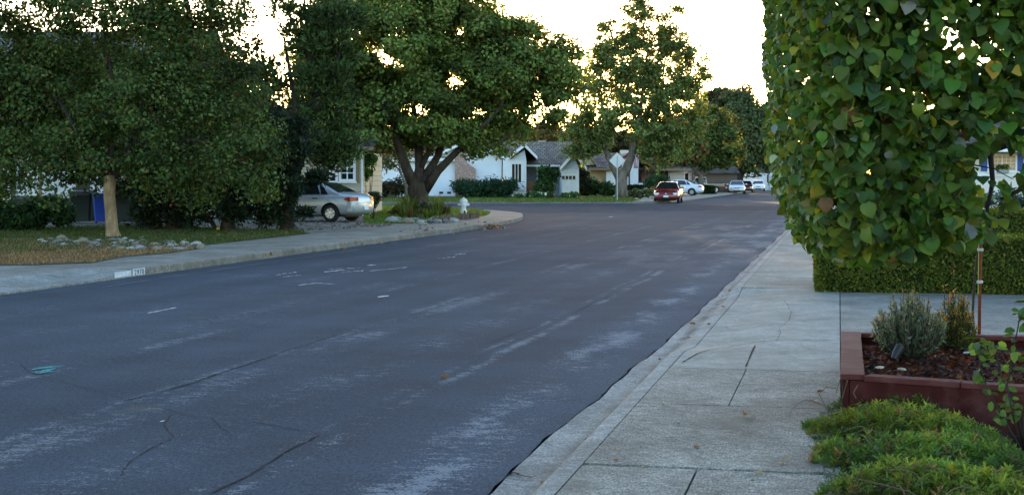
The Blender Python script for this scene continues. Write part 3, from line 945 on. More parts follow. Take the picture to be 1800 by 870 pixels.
# garage wing
ga0, ga1, gam = X(985), X(1015), X(1006)
w.box('garage_wall', simple('pale_blue_wall', (.6, .65, .72), .7, var=.05), ga0, ga1, -2.6, 4, .2, H(299))
mb = MB(); mb.prism([(ga0, -2.61, H(299)), (ga1, -2.61, H(299)), (ga1, -2.61, H(296)), (gam, -2.61, H(275)), (ga0, -2.61, H(296))], (0, .3, 0))
w.part(mb, 'garage_gable', simple('pale_blue_gable', (.52, .58, .66), .7, var=.05))
w.gable('garage_roof', MAT['roof_grey_y'], X(982), X(1028), -3.1, 8, H(299), H(271), 'y', xr=gam)
w.rake(X(982), X(1028), gam, -3.105, H(299), H(271), MAT['trim_white'], w=.28)
gd = w.box('garage_door', siding('garage_door_panels', (.78, .78, .78), .52, line=.04), X(986), X(1011), -2.68, -2.62, .22, H(301))
mb = MB()
for i in range(4):
    a = X(985.8 + 6.1 * i); mb.box(a, a + .2, -2.7, -2.681, H(315.5), H(309.5))
mb.build('door_window', MAT['glass'], gd)
mb = MB(); mb.box(X(1011.2), X(1014.8), -2.74, -2.612, .2, H(300)); mb.box(X(985), X(1014.8), -2.74, -2.612, H(300.9), H(299))
w.part(mb, 'door_surround', MAT['trim_white'])

# tan house behind the forked tree
t = House('tan_house', 'tan house with a brown shingled roof behind the diamond sign', 1060, 128)
X, H = t.x, t.h
MAT['tan_wall'] = simple('tan_wall', (.42, .3, .16), .8, .2, .1, 2)
t.box('wall', MAT['tan_wall'], X(1040), X(1066), 1.5, 9, .1, H(297))
t.box('wall', simple('cream_wall', (.6, .56, .46), .8), X(1020), X(1041), 3, 9, .1, H(290))
mb = MB(); mb.prism([(X(1018), .9, H(290)), (X(1046), .9, H(290)), (X(1030), .9, H(268))], (0, 3, 0)); t.part(mb, 'gable_wall', simple('cream_gable', (.6, .56, .46), .8))
t.gable('roof', MAT['roof_brown_y'], X(1012), X(1050), .3, 9, H(291), H(266), 'y', xr=X(1030))
t.rake(X(1012), X(1050), X(1030), .295, H(291), H(266), MAT['brown_trim'])
t.gable('roof', MAT['roof_brown'], X(1032), X(1092), .6, 10, H(297), H(271, 5), 'x')
t.box('fascia', MAT['brown_trim'], X(1032), X(1092), .53, .59, H(299), H(296))
t.box('garage_wall', MAT['tan_wall'], X(1065), X(1090), 1.2, 9, .1, H(296))
t.box('garage_door', siding('white_garage_door', (.7, .7, .69), .55, line=.05), X(1067), X(1083), 1.1, 1.19, .12, H(301))
t.window(X(1024), X(1029), H(303), H(294), 2.99, 1, 1, .1)
t.box('corner_board', MAT['brown_trim'], X(1064.4), X(1066.4), 1.05, 1.19, .1, H(297))

# house with the flag
f = House('red_trimmed_house', 'white and brown house with dark red rake boards and a flag', 1140, 138)
X, H = f.x, f.h
f.box('garage_wall', MAT['trim_white'], X(1093), X(1122), 0, 8, .1, H(297))
f.box('garage_door', siding('pale_garage_door', (.72, .73, .74), .55, line=.05), X(1094), X(1104.5), -.08, -.005, .12, H(303))
f.box('door_surround', simple('dark_green_surround', (.02, .06, .045), .5), X(1105), X(1107.2), -.12, -.004, .12, H(301))
MAT['red_trim'] = simple('dark_red_trim', (.12, .02, .018), .6, .3, .1, 4)
f.gable('roof', MAT['roof_brown_y'], X(1062), X(1154), -.7, 10, H(299), H(270), 'y', xr=X(1106))
f.rake(X(1062), X(1154), X(1106), -.705, H(299), H(270), MAT['red_trim'], w=.24)
mb = MB(); mb.prism([(X(1093), -.03, H(298)), (X(1122), -.03, H(298)), (X(1122), -.03, H(284)), (X(1106), -.03, H(275)), (X(1093), -.03, H(281))], (0, 3, 0)); f.part(mb, 'gable_wall', MAT['white_paint'])
MAT['brown_wall'] = simple('brown_grey_wall', (.2, .165, .135), .8, .2, .12, 2)
f.box('wall', MAT['brown_wall'], X(1122), X(1200), 3, 10, .1, H(297))
f.box('porch_wall', MAT['trim_white'], X(1122), X(1133), -.6, 2.9, .1, H(322))
f.box('porch_post', MAT['red_trim'], X(1133), X(1134.2), -.4, -.25, .1, H(299))
f.window(X(1125), X(1131), H(317), H(304), 2.99, 1, 1, .1, 'red_trim')
f.gable('roof', MAT['roof_brown'], X(1110), X(1216), .5, 12, H(298), H(273, 6), 'x')
f.box('fascia', MAT['brown_trim'], X(1134), X(1216), .43, .49, H(300), H(297))
f.box('garage_wall', simple('pale_tan_wall', (.5, .42, .34), .8), X(1178), X(1206), 1.6, 9, .1, H(298))
f.box('garage_door', siding('tan_garage_door', (.52, .44, .37), .55, line=.05), X(1181), X(1202), 1.5, 1.595, .12, H(303))

# pale roofed tall house behind
c = House('cream_roofed_house', 'taller house with a pale cream roof rising behind the house with the flag', 1150, 156)
X, H = c.x, c.h
c.box('wall', simple('cream_side_wall', (.55, .5, .4), .8), X(1098), X(1196), 0, 8, 0, H(287))
c.gable('roof', simple('pale_cream_roof', (.52, .47, .36), .8, .2, .06, 1), X(1095), X(1198), -.6, 9, H(290), H(266, 4), 'x')
# blue grey house
b = House('blue_grey_house', 'small pale blue house with a blue grey roof behind the white sedan', 1215, 172)
X, H = b.x, b.h
b.box('wall', simple('pale_blue_house_wall', (.55, .6, .66), .75), X(1196), X(1252), 0, 9, 0, H(303))
b.gable('roof', MAT['roof_blue'], X(1190), X(1258), -.6, 9.6, H(303), H(284, 4), 'x')
b.window(X(1204), X(1210), H(324), H(305), -.005, 1, 1, .15)
b.box('dark_gable_wall', simple('shade_dark_garage_wing', (.12, .1, .08), .8), X(1216), X(1290), -2.5, 6, 0, H(305))  # wall colour darkened to stand for tree shade
b.gable('garage_roof', MAT['roof_dark'], X(1212), X(1294), -3, 8, H(306), H(288, 2), 'x')
# white garage at the end of the street
e = House('white_garage_house', 'far white house with a wide white garage door under dark trim', 1330, 222)
X, H = e.x, e.h
MAT['white_far'] = simple('far_white_wall', (.72, .73, .74), .75, var=.04)
e.box('wall', MAT['white_far'], X(1290), X(1352), 0, 9, 0, H(306))
mb = MB(); mb.prism([(X(1294), -.02, H(306)), (X(1352), -.02, H(306)), (X(1328), -.02, H(303))], (0, 4, 0)); e.part(mb, 'gable_wall', MAT['white_far'])
e.gable('roof', MAT['roof_dark'], X(1286), X(1360), .2, 9.5, H(305), H(296, 4), 'x')
e.box('garage_door', siding('wide_white_door', (.76, .77, .78), .6, line=.05), X(1302), X(1332), -.1, -.025, .1, H(311.4))
e.box('door_surround', MAT['black_plastic'], X(1301), X(1333.5), -.3, -.021, H(311.3), H(309.6))
e.box('wing_wall', simple('pale_green_wall', (.5, .58, .58), .8), X(1352.2), X(1400), -1, 8, 0, H(304))
e.window(X(1348), X(1351), H(321), H(307), -.03, 1, 1, .1)

# beige house behind the silver car
bz = House('beige_house', 'beige sided house with white framed double hung windows beside the silver sedan', 600, 59.5)
X, H = bz.x, bz.h
ze = H(266)
bz.box('wall', MAT['beige'], X(545), X(637), 0, 9, .05, ze)
bz.box('corner_board', MAT['trim_white'], X(635), X(638), -.03, 0.1, .05, ze)
bz.box('garage_wall', MAT['beige'], X(380), X(545) - .003, -2.5, 8, .05, ze)
gd = bz.box('garage_door', siding('beige_garage_door', (.6, .56, .47), .55, line=.05), X(400, -2.5), X(524, -2.5), -2.58, -2.505, .06, 2.25)
mb = MB(); mb.box(X(524.2, -2.5), X(529, -2.5), -2.6, -2.502, .06, 2.4); mb.box(X(395, -2.5), X(524, -2.5), -2.6, -2.502, 2.26, 2.4); mb.box(X(395, -2.5), X(399.8, -2.5), -2.6, -2.502, .06, 2.255)
bz.part(mb, 'door_surround', MAT['brown_trim'])
bz.gable('roof', MAT['roof_dark'], X(540), X(660), -.75, 10, H(262), H(216, 4.6), 'x', .16)
bz.box('fascia', MAT['brown_trim'], X(540), X(660), -.83, -.755, H(265), H(259))
bz.gable('garage_roof', MAT['roof_dark'], X(372), X(545), -3.3, 9, H(263), H(212, 3), 'x', .16)
for (a, b_, z0, z1) in ((568, 590, 318, 287), (600, 621, 315, 272)):
    fr = bz.window(X(a), X(b_), H(z0), H(z1), -.0, 2, 4, .1)
    MB().box(X(a), X(b_), -.066, -.02, (H(z0) + H(z1)) / 2 - .05, (H(z0) + H(z1)) / 2 + .05).build('meeting_rail', MAT['trim_white'], fr)
    MB().box(X(a) - .26, X(a) - .115, -.05, -.003, H(z0) - .15, H(z1) + .15).build('shutter', MAT['brown_trim'], fr)
    MB().box(X(b_) + .115, X(b_) + .26, -.05, -.003, H(z0) - .15, H(z1) + .15).build('shutter', MAT['brown_trim'], fr)

# two storey house behind the tan trunked tree
lh = House('two_storey_house', 'white two storey house with dark green trim behind the tan trunked tree', 150, 57)
X, H = lh.x, lh.h
MAT['white_l'] = simple('white_stucco', (.68, .7, .7), .85, .2, .05, 2, bump=.2)
lh.box('wall', MAT['white_l'], X(-260), X(345), 0, 9, .9, 2.75)
lh.box('base_wall', simple('dark_base_wall', (.06, .055, .05), .9), X(-260), X(345), .02, 9, 0, .897)
lh.box('upper_wall', simple('grey_upper_wall', (.3, .27, .27), .85), X(-160), X(310), 1.6, 9, 3.0, 5.6)
lh.gable('roof', MAT['roof_dark'], X(-280), X(365), -.8, 4.5, 2.7, 3.7, 'x', .15)
lh.gable('upper_roof', shingles('mauve_grey_shingles', (.16, .135, .135)), X(-190), X(335), .9, 9.8, 5.5, 7.7, 'x', .15)
lh.box('fascia', MAT['dark_trim'], X(-280), X(365), -.87, -.805, 2.66, 2.87)
lh.box('trim_band', MAT['dark_trim'], X(-260), X(95), -.05, -.004, .84, .98)
lh.window(X(-30), X(15), H(344), H(312), -.004, 4, 3, .1)
lh.box('shutter', MAT['dark_trim'], X(18.5), X(27), -.06, -.003, 1.0, 2.4)
lh.window(X(60), X(120), 4.0, 5.1, 1.595, 2, 2, .1)
lh.window(X(225), X(275), 4.0, 5.1, 1.595, 2, 2, .1)
lh.box('door', simple('dark_front_door', (.05, .035, .025), .6), X(134), X(158), -.06, -.003, .1, 2.25)
lh.box('porch_post', MAT['brown_trim'], X(76), X(80), -.6, -.45, .1, 2.7)

# house on the right behind the hedges
rh = House('blue_shuttered_house', 'white house with bright blue shutters and a flower box beyond the hedges', 1760, 60)
X, H = rh.x, rh.h
rh.box('wall', simple('warm_white_wall', (.66, .62, .58), .8, var=.05), X(1690), X(1985), 0, 9, 0, H(260))
rh.box('trim_band', MAT['trim_white'], X(1690), X(1985), -.06, -.004, H(310), H(303.4))
rh.gable('roof', MAT['roof_dark'], X(1660), X(2010), -.9, 10, H(264), H(215, 4.5), 'x', .15)
rh.box('fascia', MAT['trim_white'], X(1660), X(2010), -.98, -.905, H(268), H(262))
MAT['blue_paint'] = simple('bright_blue_shutter_paint', (.02, .06, .3), .5, .4, .08, 4)
fr = rh.window(X(1738), X(1784), H(299), H(274), -.004, 2, 1, .07, sill=True)
MB().box(X(1724), X(1736), -.06, -.003, H(301), H(271)).build('shutter', MAT['blue_paint'], fr)
MB().box(X(1786.3), X(1798), -.06, -.003, H(301), H(271)).build('shutter', MAT['blue_paint'], fr)
MAT['curtain'] = simple('drawn_tan_curtain', (.62, .4, .22), .9, .1, .12, 14)
MB().box(X(1738.4), X(1759.6), -.024, -.0125, H(298.8), H(274.2)).build('curtain', MAT['curtain'], fr)
MB().box(X(1762.2), X(1783.6), -.024, -.0125, H(298.8), H(274.2)).build('curtain', MAT['curtain'], fr)
mb = MB()
for i in range(1, 6):
    xx = X(1738) + (X(1784) - X(1738)) * i / 6
    if i != 3: mb.box(xx - .008, xx + .008, -.04, -.0245, H(299), H(274))
for j in range(1, 4):
    zz = H(299) + (H(274) - H(299)) * j / 4; mb.box(X(1738), X(1784), -.041, -.0246, zz - .008, zz + .008)
mb.build('muntins', MAT['trim_white'], fr)
fb = empty('flower_box', rh.root.matrix_basis @ Vector((X(1760), -.2, H(304))), YAW, 'grey flower box full of yellow flowers hung below the blue shuttered window', 'flower box')
MB().box(-.22, .22, -.1, .1, 0, .13).build('trough', simple('grey_painted_wood', (.25, .3, .33), .7), fb, bevel=.01)
nn = 420
p = np.stack([rng.uniform(-.23, .23, nn), rng.uniform(-.12, .12, nn), .12 + .2 * rng.random(nn) ** 1.5], 1)
link('flowers', leaf_mesh('flowers', p, rdir(nn), rdir(nn), .07, palette(nn, [(6, (.05, .11, .02)), (2, (.5, .42, .08)), (1, (.1, .06, .12))]), 'leaf', MAT['leaf_soft']), fb)

# ------------------------------------------------------------------ cars
def paint(name, col, metal=.0, rough=.3):
    m = NT(name)
    v = m.objc()
    c = m.mul((*col, 1), m.ramp(m.noise(v, 3, 5), .3, .7, .93, 1.06))
    d = m.ramp(m.sep(v)[2], .2, .55, .35, 0)
    c = m.mix(m.math('MULTIPLY', d, m.noise(v, 9, 4)), c, (.16, .14, .11, 1))
    m.bsdf(c, rough, .5, metal, None, .6)
    return m.mat
MAT['plate'] = simple('white_number_plate', (.72, .72, .7), .5, .3, .05, 20)
MAT['red_lens'] = simple('red_lamp_lens', (.28, .015, .012), .15, .6, .1, 8)
MAT['clear_lens'] = simple('clear_lamp_lens', (.62, .62, .6), .12, .6, .08, 12)
MAT['amber'] = simple('amber_lens', (.5, .16, .02), .2, .5)

def interp(st, x):
    st = sorted(st)
    if x <= st[0][0]: return st[0][1:]
    for a, b in zip(st[:-1], st[1:]):
        if x <= b[0]:
            t = (x - a[0]) / (b[0] - a[0])
            return tuple(p + (q - p) * t for p, q in zip(a[1:], b[1:]))
    return st[-1][1:]

SEDAN = dict(
    body=[(-2.22, .66, .40, .66, .69), (-2.18, .78, .30, .80, .86), (-2.08, .83, .25, .885, .985), (-1.75, .85, .22, .915, 1.0), (-1.35, .86, .2, .925, .985), (-.8, .865, .19, .925, .95),
          (0, .87, .19, .915, .94), (.8, .865, .19, .9, .945), (1.15, .86, .2, .86, .93), (1.6, .84, .22, .79, .86), (1.95, .80, .24, .70, .76), (2.12, .74, .27, .60, .66), (2.2, .6, .34, .5, .55)],
    roof=[(-1.62, .96, 0.0), (-1.15, 1.19, .6), (-.78, 1.345, .93), (-.35, 1.395, 1.0), (.1, 1.39, 1.0), (.42, 1.32, .9), (.85, 1.08, .4), (1.2, .9, 0.0)],
    wb=.80, wr=.57, zb=.9, axle=(-1.3, 1.28), wheel=.305, windows=[[(-.92, .955), (-1.18, .955), (-.98, 1.19), (-.78, 1.29)], [(-.88, .955), (-.06, .945), (-.06, 1.32), (-.35, 1.335), (-.68, 1.31)], [(.02, .945), (.86, .93), (.5, 1.19), (.24, 1.32), (.02, 1.325)]],
    rear_glass=(-1.52, 1.0, -.82, 1.335), front_glass=(1.13, .94, .36, 1.345))
PICKUP = dict(
    body=[(-2.6, .84, .5, .95, 1.05), (-2.55, .88, .45, .98, 1.06), (-1.5, .92, .4, 1.0, 1.07), (-.6, .93, .38, 1.0, 1.07), (.4, .93, .38, 1.0, 1.07), (1.0, .92, .38, 1.0, 1.08), (1.9, .9, .4, .97, 1.05), (2.4, .88, .42, .93, 1.0), (2.5, .84, .5, .85, .92)],
    roof=[(-.62, 1.05, 0.0), (-.6, 1.5, .9), (-.5, 1.72, 1.0), (.1, 1.75, 1.0), (.55, 1.7, .97), (.8, 1.42, .55), (1.12, 1.05, 0.0)],
    wb=.86, wr=.72, zb=1.03, axle=(-1.55, 1.6), wheel=.36, windows=[[(-.5, 1.1), (.12, 1.1), (.12, 1.62), (-.46, 1.62)], [(.2, 1.1), (.92, 1.1), (.56, 1.6), (.2, 1.62)]],
    rear_glass=(-.625, 1.12, -.605, 1.62), front_glass=(1.04, 1.12, .6, 1.68))

def make_car(name, label, loc, heading, spec, body_mat, trim=None, detail=True, plate_front=False, plate_rear=False, roof_mat=None, stripe=None, group=None, cat='car', grille_dark=True, scale=1.0):
    """heading: world angle of the car's nose; local x forward, y left"""
    root = empty(name, loc, heading, label, cat, group)
    root.scale = (scale, scale, scale)
    st = spec['body']; wl = spec['wheel']
    xs = sorted(set([s[0] for s in st] + [spec['axle'][0] + d for d in (-.2, .2)] + [spec['axle'][1] + d for d in (-.2, .2)]))
    rings = []
    for x in xs:
        w, zb, zs, zc = interp(st, x)
        half = [(0, zb), (w * .78, zb), (w * .95, zb + .07), (w * .995, zb + (zs - zb) * .38), (w, zb + (zs - zb) * .62), (w * .965, zs - .035), (w * .9, zs + (zc - zs) * .35), (w * .62, zc - .012), (0, zc)]
        ring = [(x, y, z) for y, z in half] + [(x, -y, z) for y, z in half[-2:0:-1]]
        rings.append(ring)
    mb = MB(); mb.loft(rings)
    tmp = mb.build('body', body_mat, None)
    sub = tmp.modifiers.new('s', 'SUBSURF'); sub.levels = 1; sub.render_levels = 1
    cutters = []
    for ax in spec['axle']:
        for sy in (1, -1):
            cm = MB(); cm.lathe([(wl + .055, sy * .52), (wl + .055, sy * 1.1)], 28, (ax, 0, wl + .005), 'y')
            co = cm.build('cutter', MAT['black_plastic'], None); cutters.append(co)
            b = tmp.modifiers.new('b', 'BOOLEAN'); b.operation = 'DIFFERENCE'; b.object = co; b.solver = 'EXACT'
            try: b.material_mode = 'TRANSFER'
            except Exception: pass
    bpy.context.view_layer.update()
    dg = bpy.context.evaluated_depsgraph_get()
    me = bpy.data.meshes.new_from_object(tmp.evaluated_get(dg))
    for o in cutters + [tmp]: bpy.data.objects.remove(o)
    me.name = 'body'
    me.polygons.foreach_set('use_smooth', [True] * len(me.polygons))
    try: me.set_sharp_from_angle(angle=R(38))
    except Exception: pass
    body = link('body', me, root)
    # cabin
    zb, wb, wr = spec['zb'], spec['wb'], spec['wr']
    zr = max(r[1] for r in spec['roof'])
    def wat(z): return wb + (wr - wb) * max(0, min(1.1, (z - zb) / (zr - zb)))
    rx = np.linspace(spec['roof'][0][0], spec['roof'][-1][0], 25)
    rings = []
    for x in rx:
        zt = max(zb + .012, interp([(r[0], r[1]) for r in spec['roof']], x)[0])
        wt = wat(zt)
        half = [(wb, zb - .08), (wat(zb + (zt - zb) * .5), zb + (zt - zb) * .5), (wt + .004, zt - .035 * min(1, (zt - zb) * 4)), (wt * .94, zt), (wt * .5, zt + .012), (0, zt + .016)]
        rings.append([(x, y, z) for y, z in half] + [(x, -y, z) for y, z in half[-2::-1]])
    mb = MB(); mb.loft(rings)
    mb.build('cabin', roof_mat or body_mat, root, smooth=True, sharp=50)
    for win in spec['windows']:
        for sy in (1, -1):
            mb = MB()
            mb.prism([(x, sy * (wat(z) + .007), z) for x, z in win], (0, -sy * .015, 0))
            mb.build('side_window', MAT['car_glass'], root)
    x0, z0, x1, z1 = spec['rear_glass']
    def screen(nm, x0, z0, x1, z1):
        rr = []
        for t in np.linspace(0, 1, 6):
            x = x0 + (x1 - x0) * t; 
            z = interp([(r[0], r[1]) for r in spec['roof']], x)[0] if abs(x1 - x0) > .1 else z0 + (z1 - z0) * t
            wv = wat(z) * .9
            nx_ = -1 if x0 < x1 else 1
            rr.append([(x + nx_ * .012, y, z + .022 + .006 * (1 - (y / wv) ** 2)) for y in np.linspace(-wv, wv, 7)])
        m2 = MB(); n = 7
        m2.add([p for r_ in rr for p in r_], [(i * n + k, i * n + k + 1, (i + 1) * n + k + 1, (i + 1) * n + k) for i in range(5) for k in range(6)])
        return m2.build(nm, MAT['car_glass'], root, smooth=True)
    screen('rear_window', *spec['rear_glass'])
    screen('windscreen', *spec['front_glass'])
    # wheels
    for ax in spec['axle']:
        for sy in (1, -1):
            wx = empty('wheel', (ax, sy * .755 if spec is SEDAN else sy * .8, wl)); wx.parent = root
            m2 = MB(); t = .095
            m2.lathe([(wl * .62, -t), (wl * .9, -t), (wl * .985, -t * .7), (wl, 0), (wl * .985, t * .7), (wl * .9, t), (wl * .62, t)], 28, axis='y', cap=False)
            m2.build('tyre', MAT['black_rubber'], wx, smooth=True, sharp=40)
            m3 = MB(); r = wl * .66
            m3.lathe([(r, sy * .05), (r, sy * .085), (r * .9, sy * .092), (r * .86, sy * .075), (r * .86, sy * .05)], 24, axis='y')
            for k in range(7):
                a = 2 * PI * k / 7
                c_, s_ = math.cos(a), math.sin(a)
                q = []
                for rr_, ww in ((r * .2, .035), (r * .9, .055)):
                    for sg in (-1, 1):
                        q.append((c_ * rr_ - s_ * ww * sg * .6, sy * .08, s_ * rr_ + c_ * ww * sg * .6))
                m3.prism([q[0], q[1], q[3], q[2]], (0, -sy * .03, 0))
            m3.lathe([(.001, sy * .092), (r * .27, sy * .088), (r * .3, sy * .05), (.001, sy * .05)], 16, axis='y')
            m3.build('rim', MAT['chrome'], wx)
            m4 = MB(); m4.lathe([(.001, sy * .045), (r * .97, sy * .045), (r * .97, -sy * .04), (.001, -sy * .04)], 20, axis='y')
            m4.build('brake_disc', MAT['black_plastic'], wx)
    # dark underbody
    m5 = MB(); m5.box(spec['axle'][0] - .5, spec['axle'][1] + .5, -.62, .62, wl * .6, wl * 1.3)
    m5.build('underbody', MAT['black_plastic'], root)
    xr = st[0][0]; xf = st[-1][0]
    if spec is SEDAN:
        for sy in (1, -1):
            m6 = MB()
            m6.prism([(-2.13, sy * .80, .70), (-2.205, sy * .56, .705), (-2.185, sy * .56, .83), (-2.11, sy * .80, .835), (-2.0, sy * .862, .82), (-1.97, sy * .862, .74)][:: 1], (0, 0, 0.0001))
            m6 = MB()
            rr = []
            for x, y in ((-1.86, .842), (-2.0, .84), (-2.1, .80), (-2.165, .72), (-2.19, .62), (-2.195, .47)):
                hgt = .07 if x < -1.95 else .035
                rr.append([(x + .05, sy * (y - .06), .79 - hgt), (x - .012, sy * (y + .012), .79 - hgt), (x - .008, sy * (y + .012), .79 + hgt), (x + .05, sy * (y - .06), .79 + hgt)])
            m6.loft(rr); m6.build('tail_light', MAT['red_lens'], root, smooth=True, sharp=40)
            m7 = MB(); rr = []
            for x, y in ((1.83, .835), (1.95, .805), (2.06, .755), (2.13, .66), (2.165, .5)):
                z = .665 - (x - 1.83) * .14; hh = .035 + .03 * min(1, (x - 1.8) / .2)
                rr.append([(x - .06, sy * (y - .06), z - hh), (x + .012, sy * (y + .01), z - hh), (x + .0, sy * (y + .008), z + hh), (x - .06, sy * (y - .06), z + hh)])
            m7.loft(rr); m7.build('headlight', MAT['clear_lens'], root, smooth=True, sharp=40)
            m8 = MB(); m8.tube([(.78, sy * .80, .98), (.8, sy * .9, .99)], .03, 6); m8.box(.72, .86, sy * .98 - .09, sy * .98 + .09, .95, 1.08)
            m8.build('mirror', body_mat, root, bevel=.025)
            if detail:
                m9 = MB()
                for xx in (-.06, .0 + 1.0):
                    m9.box(xx - .006, xx + .006, sy * .866 - .006, sy * .866 + .006, .3, .9)
                m9.box(-.8, .95, sy * .872 - .008, sy * .872 + .008, .5, .54)
                m9.build('door_seam', MAT['black_plastic'], root)
                for xx in (-.72, .12):
                    mh = MB(); mh.box(xx - .1, xx + .1, sy * .868 - .02, sy * .868 + .022, .80, .835)
                    mh.build('door_handle', MAT['black_plastic'], root, bevel=.006)
        # bumpers, grille
        mg = MB(); rr = []
        for y in np.linspace(-.42, .42, 7):
            x = 2.168 - .07 * (y / .42) ** 2
            rr.append([(x - .06, y, .53), (x + .02, y, .53), (x - .0, y, .64), (x - .06, y, .64)])
        mg.loft(rr); mg.build('grille', MAT['black_plastic'], root)
        mg = MB(); mg.lathe([(.001, 2.178), (.06, 2.178), (.065, 2.165), (.001, 2.165)], 12, (0, 0, .59), 'x'); mg.build('badge', MAT['chrome'], root)
        mg = MB(); rr = []
        for y in np.linspace(-.6, .6, 9):
            x = 2.2 - .13 * (y / .6) ** 2
            rr.append([(x - .1, y, .3), (x + .0, y, .3), (x + .02, y, .38), (x - .1, y, .38)])
        mg.loft(rr); mg.build('lower_grille', MAT['black_plastic'], root)
        rr = []; mg = MB()
        for y in np.linspace(-.82, .82, 13):
            x = -2.20 + .14 * abs(y / .82) ** 3
            rr.append([(x + .1, y, .36), (x - .03, y, .37), (x - .055, y, .48), (x - .04, y, .6), (x + .1, y, .61)])
        mg.loft(rr); mg.build('bumper', body_mat, root, smooth=True, sharp=60)
        if detail:
            mg = MB()
            mg.box(-2.215, -2.19, -.62, .62, .655, .663); mg.build('boot_seam', MAT['black_plastic'], root)
    else:
        for sy in (1, -1):
            mg = MB(); mg.box(-2.63, -2.54, sy * .8 - .06, sy * .8 + .06, .68, .95); mg.build('tail_light', MAT['red_lens'], root)
            mg = MB(); mg.box(2.44, 2.52, sy * .68 - .1, sy * .68 + .1, .68, .86); mg.build('headlight', MAT['clear_lens'], root)
        mg = MB(); mg.box(-2.75, -2.62, -.85, .85, .5, .66); mg.build('bumper', MAT['chrome'], root, bevel=.02)
        mg = MB(); mg.box(-2.3, -.7, -.78, .78, 1.0, 1.085); mg.build('truck_bed', MAT['black_plastic'], root)
    if stripe:
        mg = MB()
        for sy in (1, -1): mg.box(-2.4, 2.3, sy * .93 - .012, sy * .93 + .012, .9, .99)
        mg.build('side_stripe', stripe, root)
    if plate_front:
        mg = MB(); mg.box(2.19, 2.225, -.16, .16, .39, .52); mg.build('number_plate', MAT['plate'], root)
    if plate_rear:
        mg = MB(); mg.box(-2.275, -2.262, -.16, .16, .42, .55); mg.build('number_plate', MAT['plate'], root)
    return root

CAR_SILVER = paint('silver_car_paint', (.4, .42, .45), .35, .36)
CAR_RED = paint('dark_red_car_paint', (.2, .012, .012), .1, .25)
CAR_WHITE = paint('white_car_paint', (.78, .79, .82), 0, .3)
CAR_PALE = paint('pale_silver_car_paint', (.6, .62, .64), .3, .3)
CAR_MAROON = paint('maroon_car_paint', (.09, .02, .02), .2, .28)
CAR_BROWN = paint('brown_truck_paint', (.17, .07, .035), 0, .4)
CAR_CREAM = paint('cream_truck_paint', (.62, .54, .42), 0, .4)

# silver sedan in the driveway: nose to the left and away
zc = 51.3
wheel_px = 581
hd = math.atan2(*[(lambda v: (v.y, v.x))(cw(-math.cos(R(21)), math.sin(R(21))))][0])
fw = Vector((math.cos(hd), math.sin(hd), 0)); lf = Vector((-fw.y, fw.x, 0))
rear_near = cw((wheel_px - CX) / F * 50.7, 50.7, .146)
org = rear_near + fw * 1.3 - lf * .8
car1 = make_car('parked_car', 'silver sedan parked nose in on the driveway behind the junipers', org, hd, SEDAN, CAR_SILVER, plate_rear=True)
# red sedan at the far corner, facing the camera
hd2 = -PI / 2 + R(2)
pr = P(1169, 357.5)
make_car('parked_car', 'dark red sedan facing us at the kerb just past the side street', (pr.x, pr.y + 2.1, 0), hd2, SEDAN, CAR_RED, plate_front=True, detail=False, scale=1.04)
# white sedan in a driveway behind it
p_ = cw((1192 - CX) / F * 136, 136, .15)
make_car('parked_car', 'white sedan seen side on in a driveway behind the dark red sedan', p_, PI + YAW - R(14), SEDAN, CAR_WHITE, detail=False, scale=1.04)
p_ = cw((1232 - CX) / F * 160, 160, .15)
make_car('pickup_truck', 'old brown pickup with a cream cab parked behind a clipped hedge', p_, PI + YAW - R(4), PICKUP, CAR_BROWN, detail=False, roof_mat=CAR_CREAM, stripe=CAR_CREAM, cat='pickup')
for px, py, mt, lb, sc_ in ((1293, 341.2, CAR_PALE, 'pale silver sedan first in the row of cars at the far left kerb', 1.08), (1309, 338.6, CAR_MAROON, 'dark maroon car half hidden between two pale sedans at the far kerb', 1.05), (1331, 336.4, CAR_WHITE, 'white sedan beyond the maroon car in front of the white garage', 1.08)):
    p_ = P(px, py)
    make_car('parked_car', lb, (p_.x, p_.y + 2.1, 0), -PI / 2 + R(4), SEDAN, mt, detail=False, scale=sc_)
p_ = P(1345, 334.0)
make_car('parked_car', 'pale car farthest up the street beside the end of the lime leaves', (p_.x, p_.y + 2, 0), -PI / 2 + R(30), SEDAN, CAR_PALE, detail=False)

# ------------------------------------------------------------------ trees and plants
GREEN_D = [(6, (.022, .05, .018)), (3, (.03, .065, .022)), (1, (.05, .07, .02))]
GREEN_M = [(5, (.098, .145, .034)), (4, (.13, .172, .038)), (1.2, (.19, .19, .04))]
